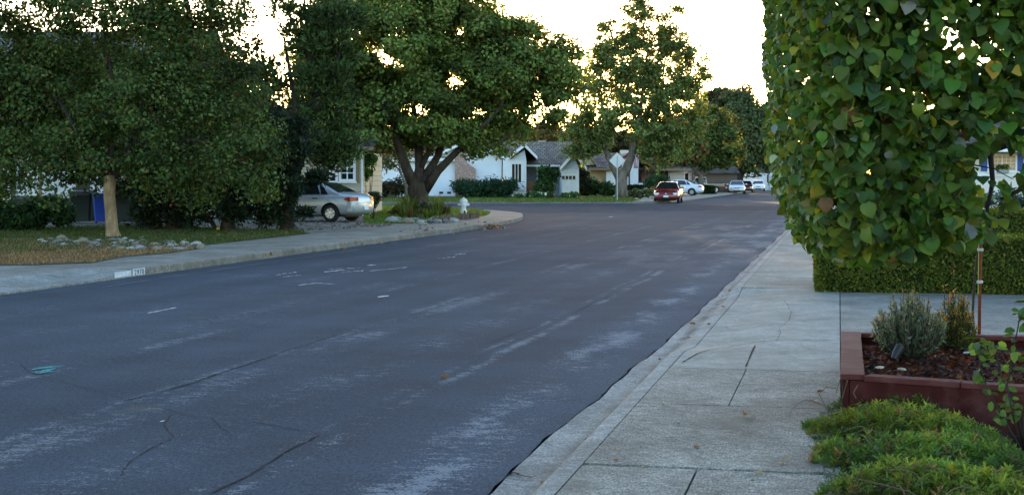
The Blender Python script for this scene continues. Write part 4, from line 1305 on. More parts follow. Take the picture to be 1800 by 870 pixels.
# tan trunked tree on the left lawn
z = 37.2
sp = [SP(0, 230, 110, z), SP(60, 90, 120, z, .6), SP(160, 255, 85, z, -.8), SP(120, 165, 110, z, .5), SP(250, 185, 115, z, -.4), SP(330, 245, 95, z), SP(385, 160, 80, z, .8), SP(420, 285, 70, z, -.2),
      SP(300, 60, 105, z, .4), SP(200, 5, 110, z), SP(400, 45, 65, z, .2), SP(450, 240, 55, z, .3), SP(465, 320, 40, z), SP(455, 130, 42, z, .4), SP(-90, 150, 150, z), SP(70, 295, 50, z, -.6), SP(100, -80, 150, z), SP(320, -90, 130, z), SP(-120, -60, 150, z), SP(250, 300, 50, z, .3), SP(350, 330, 40, z, .4), SP(20, 320, 35, z, .5)]
tree('tree', 'spreading tree with a smooth tan trunk standing among stones on the left lawn', P(199, 419, .14),
     LP(z, (199, 421, 0, .27), (198.5, 414, 0, .19), (197, 404, 0, .155), (195, 375, 0, .145), (192, 345, 0, .145), (193, 318, 0, .155), (194, 308, 0, .14)),
     sp, 620, 98000, 'leaf', .095, [(6, (.05, .084, .023)), (3, (.078, .118, .028)), (.8, (.1, .1, .025)), (.16, (.15, .08, .022))], MAT['bark_pale'], MAT['leaf'], branch_mat=MAT['bark_dark'],
     limbs=[LP(z, (194, 312, 0, .1), (175, 285, -.2, .08), (140, 240, -.4, .06), (100, 170, -.3, .04)), LP(z, (194, 312, 0, .1), (215, 280, .2, .08), (250, 220, .3, .06), (290, 120, .3, .04)), LP(z, (196, 315, 0, .08), (215, 304, 0, .06), (240, 285, 0, .045), (280, 250, 0, .03)),
            LP(z, (193, 312, 0, .09), (195, 250, .2, .07), (200, 150, .3, .05), (180, 40, .3, .03))],
     sub_r=.52, inner=.25, twigs=160, twig_r=.009)
z = 48.5
sp = [SP(60, 150, 90, z), SP(170, 130, 90, z, .5), SP(270, 160, 90, z), SP(350, 130, 80, z, .4), SP(110, 230, 90, z), SP(230, 250, 90, z), SP(330, 240, 80, z), SP(405, 180, 62, z), SP(420, 250, 60, z), SP(300, 80, 70, z), SP(-40, 200, 90, z), SP(400, 80, 48, z), SP(385, 300, 50, z), SP(140, 290, 40, z), SP(450, 150, 36, z), SP(290, 310, 46, z)]
tree('tree', 'darker dense tree filling the space between the tan trunked tree and the two storey house', cw((268 - CX) / F * z, z, .14),
     LP(z, (268, 394, 0, .3), (266, 340, 0, .25), (270, 290, 0, .22)), sp, 420, 42000, 'leaf', .15, [(6, (.026, .046, .016)), (3, (.04, .066, .018)), (1, (.09, .065, .02))], MAT['bark_dark'], MAT['leaf'], sub_r=.7, inner=.25, twigs=60, twig_r=.012)
# junipers in a row along the driveway
zj = 42.5
JPAL = [(6, (.011, .022, .011)), (3, (.018, .034, .013)), (.6, (.045, .06, .015)), (.4, (.05, .035, .02))]
for (bx, by, lobes, lab) in (
    (305, 402, [SP(300, 340, 52, zj), SP(275, 310, 50, zj), SP(340, 330, 42, zj), SP(265, 365, 28, zj), SP(335, 368, 26, zj), SP(300, 270, 50, zj, .5), SP(350, 280, 40, zj, .4)], 'dark juniper nearest the bins, its foliage hanging to the grass'),
    (401, 405, [SP(405, 355, 36, zj), SP(385, 300, 48, zj), SP(430, 300, 38, zj, .4), SP(410, 250, 50, zj, .5), SP(370, 345, 24, zj), SP(430, 270, 40, zj), SP(408, 382, 20, zj)], 'dark juniper between two others in the row beside the driveway'),
    (505, 408, [SP(478, 356, 28, zj), SP(474, 322, 32, zj), SP(494, 340, 20, zj, -.2), SP(497, 378, 15, zj), SP(500, 285, 30, zj), SP(515, 262, 24, zj), SP(525, 324, 11, zj, -.4, 5), SP(548, 315, 12, zj, -.4, 4), SP(565, 311, 8, zj, -.4, 3), SP(515, 338, 9, zj, -.4, 6), SP(463, 372, 16, zj), SP(530, 376, 12, zj, -.4, 7), SP(465, 280, 36, zj, .5), SP(490, 240, 40, zj, .6), SP(520, 240, 28, zj, .4)], 'dark juniper reaching over the hood of the silver sedan')):
    conifer_sprays('juniper', lab, P(bx, by, .14), LP(zj, (bx, by + 1, 0, .26), (bx, by - 14, 0, .2), (bx + 3, by - 40, 0, .17), (bx, by - 90, 0, .12), (bx + 6, by - 140, .3, .07)),
                   lobes, 170, 19000, .17, JPAL, MAT['bark_dark'], 'junipers beside the driveway', .35, .2 if bx > 500 else .34)
# leaning limb with a yellow tag under the junipers
# tall twisted juniper behind them
zt = 47
conifer_sprays('juniper', 'tall twisted juniper with spiky arms reaching up beside the corner tree', cw((500 - CX) / F * zt, zt, .14),
    LP(zt, (500, 404, 0, .26), (503, 340, 0, .22), (535, 255, 0, .19), (560, 180, 0, .15), (548, 110, 0, .11), (525, 60, 0, .07), (505, 20, 0, .04)),
    [SP(560, 250, 42, zt), SP(580, 190, 40, zt, .4), SP(560, 140, 34, zt), SP(590, 110, 40, zt, .4), SP(545, 215, 30, zt), SP(575, 60, 36, zt), SP(600, 30, 40, zt, .4), SP(600, 250, 34, zt, .3), SP(575, 285, 22, zt, 0, 16),
     SP(512, 40, 9, zt, 0, 26), SP(525, 70, 10, zt, 0, 22), SP(497, 8, 7, zt, 0, 22), SP(540, 15, 11, zt, 0, 34), SP(530, -20, 10, zt, 0, 30), SP(545, 85, 16, zt), SP(505, 250, 26, zt), SP(470, 190, 26, zt, .5), SP(440, 200, 30, zt, .5), SP(485, 150, 18, zt, .5), SP(465, 130, 22, zt, .5), SP(480, 220, 24, zt, .5), SP(600, 272, 18, zt, 0, 14)],
    230, 26000, .2, [(6, (.038, .066, .018)), (3, (.055, .085, .02)), (1, (.1, .1, .025))], MAT['bark_dark'], None, .8, .36,
    limbs=[LP(zt, (552, 260, 0, .12), (520, 200, 0, .08), (512, 140, 0, .06), (502, 80, 0, .03)), LP(zt, (558, 190, 0, .1), (590, 120, .2, .07), (610, 40, .3, .04)), LP(zt, (550, 230, 0, .08), (505, 195, .1, .05), (470, 175, .2, .03)), LP(zt, (512, 150, 0, .05), (500, 70, 0, .035), (498, 65, 0, .02)), LP(zt, (545, 110, 0, .07), (538, 40, 0, .05), (532, -30, 0, .03))], twigs=60)
# corner tree
z = 62.5
sp = [SP(600, 60, 85, z), SP(580, 170, 70, z, -.6), SP(560, 225, 42, z), SP(645, 228, 45, z, -1.5), SP(690, 100, 105, z, -1), SP(700, 195, 70, z, .6), SP(780, 60, 95, z, .3), SP(785, 175, 82, z, -1), SP(870, 110, 85, z, -.8), SP(880, 190, 62, z, .5), SP(848, 250, 30, z, -1.2),
      SP(945, 125, 70, z), SP(985, 115, 45, z, .6), SP(960, 185, 42, z, -.5), SP(1003, 150, 28, z), SP(650, -20, 95, z), SP(760, -40, 90, z), SP(830, 5, 52, z), SP(920, 70, 48, z, .3), SP(545, 120, 50, z, .4), SP(535, 200, 30, z), SP(1010, 95, 18, z), SP(905, 235, 22, z, -.5), SP(740, 235, 40, z, 1.5), SP(610, 250, 22, z, -1), SP(880, 262, 12, z, -1.2), SP(820, 245, 28, z, 1), SP(740, 150, 95, z, 1.6), SP(830, 175, 80, z, 1.6), SP(655, 160, 80, z, 1.6), SP(900, 160, 60, z, 1.2), SP(790, 120, 60, z, 2), SP(730, 215, 40, z, -.8), SP(860, 60, 50, z, 1)]
def sun_gap(c):
    # open places in the crown where the evening sky shows through
    k = np.ones(len(c), bool)
    for px, py, r in ((797, 140, 15), (790, 150, 13), (713, 192, 10), (738, 192, 9), (840, 195, 10), (680, 224, 9), (1000, 190, 12), (690, 110, 9), (660, 85, 8)):
        q = np.array(A(px, py, z)); d = c - np.array([0, 0, EYE]); e = q - np.array([0, 0, EYE]); t = (d @ e) / (e @ e)
        off = np.linalg.norm(d - t[:, None] * e, axis=1)
        k &= ~((off < r * z / F + .16))
    return k
tree('tree', 'big round headed corner tree with a forked trunk behind the fire hydrant', P(737, 377, .14),
     LP(z, (735, 384, 0, .62), (737, 374, 0, .5), (737, 360, 0, .42), (737, 345, 0, .41), (735, 330, 0, .44), (735, 322, 0, .4)),
     sp, 1250, 165000, 'leaf', .155, GREEN_M, MAT['bark_grey'], MAT['leaf'],
     limbs=[LP(z, (730, 330, 0, .27), (716, 300, -.2, .22), (703, 265, -.4, .18), (690, 220, -.5, .12), (650, 150, -.5, .08)),
            LP(z, (735, 326, 0, .27), (738, 295, .3, .22), (735, 255, .6, .17), (728, 200, .8, .12), (720, 100, .8, .07)),
            LP(z, (742, 330, 0, .26), (755, 300, .2, .2), (772, 270, .4, .15), (785, 220, .6, .11), (800, 150, .6, .07)),
            LP(z, (746, 335, 0, .24), (770, 300, -.4, .18), (800, 270, -.8, .14), (830, 240, -1, .1), (880, 190, -1, .06)),
            LP(z, (737, 300, .2, .14), (755, 265, .1, .11), (765, 230, 0, .08), (780, 180, 0, .05)), LP(z, (806, 266, -.8, .07), (840, 258, -1, .05), (866, 258, -1.1, .03))],
     sub_r=.53, inner=.35, clump_var=.3, twigs=170, twig_r=.018, cut=sun_gap)
# forked street tree behind the diamond sign
z = 106
sp = [SP(1030, 240, 40, z), SP(1005, 225, 26, z, .5), SP(1062, 200, 48, z, -.6), SP(1120, 185, 56, z, .5), SP(1172, 205, 48, z, -.5), SP(1100, 125, 55, z), SP(1160, 125, 58, z, .8), SP(1212, 135, 34, z), SP(1080, 75, 40, z, .4), SP(1130, 55, 45, z), SP(1180, 70, 38, z), SP(1128, 15, 24, z), SP(1222, 95, 22, z), SP(1180, 250, 40, z), SP(1062, 40, 16, z), SP(1030, 190, 26, z, -1), SP(1225, 180, 24, z), SP(1145, 240, 40, z), SP(1050, 250, 30, z), SP(1185, 20, 14, z), SP(1100, 10, 14, z), SP(1045, 150, 34, z), SP(1050, 105, 26, z), SP(1020, 262, 26, z, -.4), SP(1190, 165, 40, z), SP(1225, 215, 26, z), SP(1150, 275, 22, z), SP(1235, 130, 16, z)]
sp2 = [(c, r * 1.0) for c, r in sp]
tree('tree', 'tall loose street tree forking low behind the diamond sign', P(1093, 345.5, .25),
     LP(z, (1093, 346, 0, .5), (1092, 335, 0, .42), (1093, 315, 0, .4), (1096, 300, 0, .38)),
     sp2, 900, 52000, 'leaf', .2, [(5, (.115, .165, .048)), (3, (.15, .19, .05)), (.6, (.2, .15, .045)), (.15, (.26, .14, .05))], MAT['bark_light'], MAT['leaf'],
     limbs=[LP(z, (1090, 318, 0, .28), (1078, 295, 0, .24), (1067, 270, 0, .2), (1055, 240, 0, .13), (1040, 200, 0, .08)), LP(z, (1097, 308, 0, .36), (1108, 280, 0, .3), (1114, 255, 0, .25), (1122, 220, 0, .18), (1130, 160, 0, .12), (1140, 80, 0, .06)),
            LP(z, (1114, 255, 0, .15), (1140, 225, .4, .11), (1170, 180, .6, .08), (1200, 120, .6, .04)), LP(z, (1120, 220, 0, .12), (1105, 160, -.4, .09), (1090, 90, -.5, .05)), LP(z, (1125, 190, 0, .09), (1150, 130, 0, .06), (1175, 60, 0, .035))],
     sub_r=.5, inner=.2, clump_var=.2, twigs=260, twig_r=.022)
# trees farther along the street
z = 140
tree('tree', 'crooked tree with reddish leaves behind the dark red car', cw((1173 - CX) / F * z, z, .14),
     LP(z, (1173, 345, 0, .35), (1172, 325, 0, .3), (1171, 308, 0, .28)), [SP(1160, 245, 34, z), SP(1195, 235, 40, z), SP(1215, 255, 26, z), SP(1130, 262, 20, z), SP(1180, 270, 22, z), SP(1205, 278, 14, z)],
     150, 13000, 'leaf', .32, [(5, (.075, .105, .03)), (2, (.14, .1, .028)), (1, (.26, .1, .035))], MAT['bark_grey'], MAT['leaf'],
     limbs=[LP(z, (1171, 310, 0, .22), (1160, 297, 0, .2), (1143, 285, 0, .17), (1130, 272, 0, .14), (1118, 264, 0, .1), (1110, 250, 0, .07)), LP(z, (1172, 309, 0, .2), (1188, 300, 0, .16), (1200, 285, 0, .12), (1212, 262, 0, .08)), LP(z, (1171, 310, 0, .18), (1176, 280, 0, .12), (1180, 250, 0, .08))], sub_r=.8, inner=.35, twigs=40, twig_r=.04)
z = 158
tree('tree', 'yellow green tree with a pale grey trunk in front of the brown pickup', cw((1232 - CX) / F * z, z, .14),
     LP(z, (1232, 338, 0, .36), (1232, 320, 0, .3), (1232, 305, 0, .28)), [SP(1190, 245, 32, z), SP(1235, 240, 42, z), SP(1268, 250, 34, z), SP(1252, 210, 30, z), SP(1215, 268, 22, z), SP(1280, 272, 20, z), SP(1245, 275, 22, z)],
     180, 17000, 'leaf', .36, [(6, (.07, .105, .026)), (3, (.105, .125, .028)), (.6, (.17, .13, .035))], MAT['bark_light'], MAT['leaf'],
     limbs=[LP(z, (1231, 308, 0, .28), (1222, 298, 0, .24), (1213, 288, 0, .2), (1205, 270, 0, .12)), LP(z, (1232, 307, 0, .3), (1240, 285, 0, .2), (1250, 250, 0, .1)), LP(z, (1233, 310, 0, .2), (1255, 292, 0, .16), (1270, 272, 0, .1))], sub_r=.9, inner=.35, twigs=30, twig_r=.04)
z = 188
tree('tree', 'dark broad tree overhanging the row of pale parked cars', cw((1294 - CX) / F * z, z, .14),
     LP(z, (1297, 336, 0, .75), (1297, 318, 0, .65), (1300, 305, 0, .6)), [SP(1300, 250, 48, z), SP(1332, 240, 42, z), SP(1268, 225, 30, z), SP(1295, 205, 40, z), SP(1340, 215, 28, z), SP(1352, 258, 30, z), SP(1322, 284, 22, z), SP(1275, 285, 18, z), SP(1358, 285, 16, z), SP(1300, 180, 24, z)],
     260, 26000, 'leaf', .42, [(5, (.075, .1, .04)), (3, (.095, .12, .045)), (1, (.12, .13, .055))], MAT['bark_dark'], MAT['leaf'],
     limbs=[LP(z, (1297, 310, 0, .4), (1285, 295, 0, .3), (1270, 270, 0, .2)), LP(z, (1300, 308, 0, .4), (1315, 290, 0, .3), (1335, 260, 0, .2))], sub_r=1.1, inner=.4, twigs=20, twig_r=.05)
z = 205
tree('tree', 'brownish open topped tree rising between the loose street tree and the dark one', cw((1262 - CX) / F * z, z, .14),
     LP(z, (1262, 334, 0, .5), (1260, 280, 0, .4), (1258, 240, 0, .3)), [SP(1250, 195, 32, z), SP(1285, 185, 30, z), SP(1300, 172, 18, z), SP(1265, 220, 36, z), SP(1310, 215, 26, z), SP(1238, 235, 26, z), SP(1232, 210, 20, z), SP(1318, 190, 20, z), SP(1300, 205, 24, z), SP(1335, 205, 16, z), SP(1270, 165, 16, z), SP(1240, 178, 18, z)],
     190, 17000, 'leaf', .42, [(3, (.06, .07, .03)), (2, (.1, .07, .03))], MAT['bark_grey'], MAT['leaf'], sub_r=1.1, inner=.3, twigs=40, twig_r=.05)
# golden trees behind the houses
z = 165
tree('tree', 'hazy golden tree glowing behind the chimney of the white corner house', cw((962 - CX) / F * z, z, .14),
     LP(z, (962, 338, 0, .5), (962, 300, 0, .4), (962, 270, 0, .3)), [SP(962, 248, 26, z), SP(935, 250, 20, z), SP(990, 250, 18, z), SP(950, 238, 16, z), SP(915, 256, 12, z)],
     90, 7000, 'leaf', .4, [(4, (.14, .1, .03)), (3, (.2, .13, .04))], MAT['bark_grey'], MAT['leaf'], sub_r=.9, inner=.3, twigs=10, twig_r=.05)
far_trees = [(1215, 264, [SP(1195, 290, 40, 264), SP(1240, 290, 40, 264), SP(1218, 265, 44, 264), SP(1165, 292, 34, 264)], 'low dense far tree added behind the dark garage wing to block the sun'),  # added to keep a stripe of sun off the far road
             (1238, 250, [SP(1238, 255, 52, 250), SP(1215, 285, 40, 250), SP(1262, 285, 40, 250)], 'dark far tree added behind the roofs beyond the brown pickup to block the sun'), (1350, 248, [SP(1345, 262, 46, 248), SP(1390, 262, 46, 248), SP(1360, 290, 40, 248), SP(1420, 280, 46, 248)], 'far tree added behind the white garage house to block the sun'),  # both added to block low sun reaching the far road
             (800, 215, [SP(800, 250, 40, 215), SP(760, 258, 34, 215), SP(840, 248, 34, 215), SP(800, 285, 36, 215)], 'broad far tree seen under the right half of the corner tree'),  # this and the next two grown tall and dense to block low sun
             (905, 200, [SP(900, 250, 34, 200), SP(930, 258, 26, 200), SP(872, 255, 28, 200), SP(905, 285, 36, 200)], 'far golden tree between the corner tree and the hazy one'),
             (1010, 205, [SP(1010, 248, 30, 205), SP(985, 255, 26, 205), SP(1040, 250, 28, 205), SP(1010, 285, 34, 205)], 'far golden tree behind the roof of the white garage wing'),
             (700, 195, [SP(700, 262, 40, 195), SP(650, 266, 34, 195), SP(755, 268, 36, 195)], 'rust coloured tree low behind the tan roof of the white corner house'),
             (850, 205, [SP(840, 262, 34, 205), SP(885, 264, 28, 205), SP(800, 270, 26, 205)], 'far tree behind the painted brick chimney'),
             (1090, 210, [SP(1090, 258, 28, 210), SP(1050, 262, 24, 210), SP(1130, 262, 24, 210)], 'far tree behind the tan house roof'),
             (590, 190, [SP(590, 250, 45, 190), SP(540, 255, 40, 190)], 'far tree behind the beige house roof'),
             (420, 150, [SP(420, 235, 70, 150), SP(330, 240, 60, 150), SP(500, 245, 50, 150)], 'tall tree behind the two storey house')]
for px, z, lobes, lab in far_trees:
    tree('tree', lab, cw((px - CX) / F * z, z, .1), LP(z, (px, 338, 0, .5), (px, 300, 0, .4), (px, 275, 0, .3)), lobes, 110, 10000, 'leaf', .55, [(4, (.08, .075, .025)), (3, (.13, .09, .03))], MAT['bark_grey'], MAT['leaf'], sub_r=1.2, inner=.25, twigs=8, twig_r=.05)
# trees behind the right hand houses
for px, z, lobes, lab in ((1420, 320, [SP(1420, 262, 40, 320), SP(1380, 272, 30, 320), SP(1470, 262, 40, 320), SP(1420, 296, 34, 320)], 'far tree added at the end of the street to block the sun'), (1560, 95, [SP(1560, 235, 90, 95), SP(1480, 262, 60, 95), SP(1640, 240, 70, 95)], 'broad tree seen through the lime leaves beyond the hedges'), (1830, 90, [SP(1830, 215, 80, 90), SP(1740, 235, 50, 90)], 'tree behind the blue shuttered house')):  # the end-of-street tree is added to stop sun leaking onto the road
    tree('tree', lab, cw((px - CX) / F * z, z, .1), LP(z, (px, 350, 0, .35), (px, 310, 0, .28), (px, 270, 0, .2)), lobes, 120, 10000, 'leaf', .3, GREEN_M, MAT['bark_grey'], MAT['leaf'], sub_r=.8, inner=.35, twigs=20, twig_r=.03)
# thin tree in front of the long white wall
z = 104
tree('small_tree', 'thin sparse tree with pale stems in front of the long white wall', P(716, 347, .26),
     LP(z, (716, 348, 0, .1), (712, 320, 0, .08), (702, 300, 0, .07)), [SP(690, 275, 22, z), SP(672, 285, 16, z), SP(705, 268, 18, z), SP(712, 300, 12, z), SP(665, 300, 10, z), SP(650, 270, 12, z)],
     60, 900, 'leaf', .22, [(4, (.12, .13, .05)), (2, (.16, .11, .04))], MAT['bark_light'], MAT['leaf'], limbs=[LP(z, (704, 302, 0, .06), (685, 280, 0, .05), (675, 262, 0, .03)), LP(z, (703, 300, 0, .05), (700, 275, 0, .04), (692, 255, 0, .03))], sub_r=.4, inner=.3, twigs=50, twig_r=.018)
# green shoots at the beige house corner
bush('shrub', 'light green climbing shrub at the corner of the beige house', cw((646 - CX) / F * 60.5, 60.5, .14), [SP(645, 285, 11, 60.5, 0, 20), SP(652, 275, 9, 60.5), SP(643, 310, 7, 60.5, 0, 14)], 1300, .12, [(1, (.06, .12, .025))], nsub=30, stems=6, sub_r=.14)

# clipped hedges on the right
HP = [(5, (.07, .098, .014)), (3, (.105, .13, .018)), (1, (.18, .165, .03))]
hc = P(1438, 515, .1)
box_hedge('hedge', 'low clipped hedge with its end face over the edge of the sidewalk', (hc.x, hc.y, .09), R(1), 6.0, 1.45, .76, 75000, .036, HP, 'clipped hedges on the right', rough=.045)
h2 = P(1668, 415, .1)
box_hedge('hedge', 'second clipped hedge standing behind the front one', (h2.x - 2.0, 36.6, .09), R(2), 7.5, 1.4, .76, 30000, .055, HP, 'clipped hedges on the right', rough=.03)
# hedges on the far side
h3 = cw((1212 - CX) / F * 150, 150, .14)
box_hedge('hedge', 'dark clipped hedge in front of the brown pickup', h3, YAW, (1256 - 1212) * 150 / F, 1.0, .75, 2600, .2, [(1, (.03, .05, .015))], rough=.05)
h4 = cw((1090 - CX) / F * 134, 134, .14)
box_hedge('hedge', 'low dark hedge below the flag', h4, YAW, (1134 - 1090) * 134 / F, .9, .85, 2600, .17, [(1, (.022, .035, .016))], rough=.05)
# clipped shrubbery in front of the two storey house
lob = [SP(15, 380, 26, 42, 0, 26), SP(55, 376, 30, 42, 0, 30), SP(95, 374, 28, 42, .2, 30), SP(115, 385, 16, 42), SP(-30, 376, 40, 42), SP(40, 390, 18, 42)]
bush('hedge', 'bushy dark green hedge below the dark trimmed window at far left', cw((60 - CX) / F * 42, 42, .14), lob, 15000, .085, [(6, (.022, .055, .018)), (2, (.04, .085, .022))], cat='hedge', nsub=160, stems=12, sub_r=.22)
# shrubs along the white house
z = 110
JG = [(5, (.02, .05, .024)), (3, (.03, .07, .03))]
bush('shrub', 'wide low juniper below the painted brick chimney', cw((855 - CX) / F * z, z, .3), [SP(830, 333, 22, z, 0, 12), SP(860, 331, 24, z, -.3, 13), SP(885, 330, 18, z, 0, 12), SP(815, 328, 12, z, 0, 7), SP(898, 325, 10, z, 0, 6), SP(806, 324, 8, z, 0, 4)], 7000, .3, JG, 'needle', nsub=120, sub_r=.5, up=.25, stems=14)
bush('shrub', 'rusty juniper at the left end of the long white wall', cw((675 - CX) / F * 108, 108, .3), [SP(660, 335, 16, 108, 0, 11), SP(685, 332, 18, 108, 0, 11), SP(705, 326, 8, 108, 0, 12), SP(645, 328, 10, 108, 0, 8), SP(725, 338, 12, 108, 0, 8)], 5000, .28, [(3, (.03, .045, .02)), (2, (.08, .04, .02))], 'needle', nsub=90, sub_r=.45, up=.4, stems=12)
z = 108.5
bush('vine_bush', 'tall leafy bush climbing beside the white garage door', cw((965 - CX) / F * z, z, .3), [SP(961, 320, 14, z, 0, 21), SP(953, 331, 12, z), SP(972, 310, 7, z, 0, 14), SP(960, 302, 9, z)], 5500, .19, [(4, (.03, .066, .019)), (2, (.05, .095, .024))], nsub=90, sub_r=.28, stems=8)
bush('flower_bed', 'low green bedding along the porch and garage', cw((965 - CX) / F * 107, 107, .25), [SP(950, 344, 24, 107, 0, 4), SP(1000, 343, 14, 107, 0, 4), SP(912, 345, 12, 107, 0, 3)], 2600, .16, [(3, (.04, .09, .02)), (1, (.1, .12, .05)), (.4, (.5, .5, .48))], nsub=60, sub_r=.2, stems=5)
z = 118
bush('shrub', 'dark rounded bush between the white garage and the tan house', cw((1025 - CX) / F * z, z, .3), [SP(1024, 320, 12, z, 0, 21), SP(1030, 330, 12, z)], 4200, .2, [(1, (.028, .035, .018))], nsub=60, sub_r=.4, stems=6)
bush('shrub', 'mid green spreading bush in front of the tan wall', cw((1052 - CX) / F * z, z, .3), [SP(1045, 330, 14, z, 0, 11), SP(1062, 331, 14, z, 0, 10), SP(1072, 337, 8, z), SP(1038, 322, 8, z)], 4200, .2, [(1, (.045, .085, .025))], nsub=60, sub_r=.35, stems=6)
bush('shrub', 'grey green flowering clump on the lawn beside the red sedan', cw((1128 - CX) / F * 112, 112, .2), [SP(1118, 341, 12, 112, 0, 6), SP(1136, 340, 12, 112, 0, 7), SP(1105, 343, 8, 112, 0, 4)], 2600, .16, [(4, (.08, .11, .045)), (1, (.4, .38, .33))], nsub=50, sub_r=.25, stems=5)
bush('shrub', 'green shrub in front of the brown porch behind the red sedan', cw((1150 - CX) / F * 130, 130, .2), [SP(1150, 325, 14, 130, 0, 13), SP(1162, 318, 8, 130)], 3000, .2, [(1, (.045, .085, .03))], nsub=50, sub_r=.4, stems=5)
# grey shrubs behind the second hedge
bush('shrub', 'grey blue shrubs in the garden below the blue shuttered window', cw((1735 - CX) / F * 44, 44, .1), [SP(1700, 360, 30, 44, 0, 12), SP(1760, 356, 34, 44, 0, 16), SP(1815, 358, 30, 44, 0, 14), SP(1640, 362, 30, 44, 0, 12)], 5000, .1, [(3, (.07, .1, .1)), (2, (.05, .09, .04))], nsub=90, sub_r=.22, stems=10)

# planting round the corner tree
def spiky(name, label, base, n, L, w, pal, spread=.6, lean=.5, cat='plant', group=None):
    """strap leaved clump; each leaf an arching blade"""
    base = Vector(base); root = empty(name, base, rng.random() * 6, label, cat, group)
    mb = MB(); V = []; Fs = []; C = []
    for i in range(n):
        a = rng.random() * 2 * PI; r = rng.random() * .12 * spread / .6
        l = L * (.6 + .6 * rng.random()); out = lean * (.3 + rng.random())
        d = Vector((math.cos(a), math.sin(a), 0)); sdir = Vector((-d.y, d.x, 0))
        b0 = len(V)
        for k in range(4):
            t = k / 3
            p = d * (r + out * l * t ** 1.7) + Vector((0, 0, l * (t - .35 * lean * t * t)))
            ww = w * (1 - .85 * t) * .5
            V += [p + sdir * ww, p - sdir * ww]
        Fs += [(b0 + 2 * k, b0 + 2 * k + 1, b0 + 2 * k + 3, b0 + 2 * k + 2) for k in range(3)]
        c = palette(1, pal)[0]
        C += [c] * 8
    me = bpy.data.meshes.new('foliage'); me.from_pydata([tuple(v) for v in V], [], Fs)
    at = me.attributes.new('tint', 'FLOAT_COLOR', 'POINT'); c = np.ones((len(V), 4), np.float32); c[:, :3] = np.array(C); at.data.foreach_set('color', c.ravel())
    me.materials.append(MAT['leaf_soft'])
    link('foliage', me, root)
    return root
YG = [(3, (.09, .13, .02)), (2, (.15, .15, .025)), (1, (.05, .09, .02))]
for i, (px, py, L, n, lab) in enumerate(((708, 384, .75, 110, 'yellow green strap leaved clump at the left foot of the corner tree'), (716, 380, 1.0, 120, 'tall yellowing clump tight against the corner tree trunk'), (768, 381, .95, 140, 'fresh green strappy clump right of the corner tree trunk'), (783, 379, .6, 90, 'drooping clump with brown tips nearest the hydrant'), (725, 386, .55, 90, 'low dark clump in front of the corner tree trunk'), (752, 386, .5, 90, 'small strappy clump among the stones below the trunk'))):
    spiky('strap_leaved_plant', lab, P(px, py, .14), n, L, .045, YG if i not in (3, 4) else [(2, (.05, .08, .02)), (2, (.14, .09, .035))], .9, .55, group='strap leaved plants round the corner tree')
bush('shrub', 'dark green bushy plant in front of the corner tree trunk', P(738, 388, .14), [SP(738, 366, 15, 61.2, 0, 10), SP(748, 370, 10, 61.2), SP(728, 370, 10, 61)], 1700, .11, [(3, (.025, .06, .018)), (1, (.05, .09, .02))], nsub=40, sub_r=.16, stems=6)
bush('shrub', 'brownish low mound on the left side of the stones', P(701, 386, .14), [SP(700, 374, 10, 62, 0, 9), SP(708, 366, 9, 62, 0, 9)], 1000, .11, [(3, (.06, .06, .025)), (2, (.1, .06, .03))], nsub=30, sub_r=.14, stems=5)
bush('shrub', 'green shrub at the rear bumper of the silver sedan', cw((655 - CX) / F * 54, 54, .14), [SP(655, 352, 7, 54, 0, 14), SP(660, 345, 6, 54)], 800, .11, [(2, (.05, .07, .03)), (1, (.08, .06, .04))], nsub=24, sub_r=.14, stems=6)
for px, py, lab in ((436, 376, 'spiky green potted plant in front of the beige garage'),):
    spiky('spiky_plant', lab, P(px, py + 10, .14), 90, .9, .05, [(1, (.06, .12, .05))], .8, .5)

# ---- grass blades
def grass(name, polys_px, h, n, L, pal, lift=.01, extra=None):
    pts = []
    for poly in polys_px:
        w = [P(a, b, h) for a, b in poly]
        xs = [q.x for q in w]; ysx = [q.y for q in w]
        got = []
        while len(got) < n:
            x, y = rng.uniform(min(xs), max(xs)), rng.uniform(min(ysx), max(ysx))
            ins = False
            for i in range(len(w)):
                a, b = w[i], w[i - 1]
                if (a.y > y) != (b.y > y) and x < (b.x - a.x) * (y - a.y) / (b.y - a.y) + a.x: ins = not ins
            if ins: got.append((x, y, h + lift))
        pts += got
    p = np.array(pts); m = len(p)
    tip = norm(np.stack([rng.normal(size=m) * .5, rng.normal(size=m) * .5, np.ones(m)], 1))
    me = leaf_mesh(name, p, rdir(m) * np.array([1, 1, .2]), tip, L * (.5 + rng.random(m)), palette(m, pal), 'blade', MAT['grass'])
    return tag(link(name, me), kind='stuff')
grass('grass', [[(-40, 452), (200, 437), (355, 432), (450, 421), (545, 411), (520, 406), (400, 403), (240, 397), (100, 400), (-60, 405)]], .14, 26000, .09, [(4, (.034, .065, .015)), (2, (.055, .085, .02)), (1.6, (.12, .09, .04))])
grass('dry_grass', [[(-40, 468), (60, 466), (165, 462), (215, 452), (300, 445), (360, 436), (300, 431), (200, 424), (80, 420), (-60, 425)]], .14, 16000, .07, [(4, (.16, .1, .05)), (2, (.24, .17, .09)), (1, (.08, .05, .025))])
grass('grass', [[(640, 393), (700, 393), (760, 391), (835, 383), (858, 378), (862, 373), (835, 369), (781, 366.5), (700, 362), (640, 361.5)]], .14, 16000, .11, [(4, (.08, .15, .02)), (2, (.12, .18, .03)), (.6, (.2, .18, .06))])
grass('grass', [[(640, 355.5), (900, 356.3), (1105, 356), (1125, 353), (1100, 347), (900, 347), (640, 347)]], .2, 16000, .2, [(4, (.06, .11, .02)), (2, (.09, .14, .03)), (1, (.17, .15, .06))])

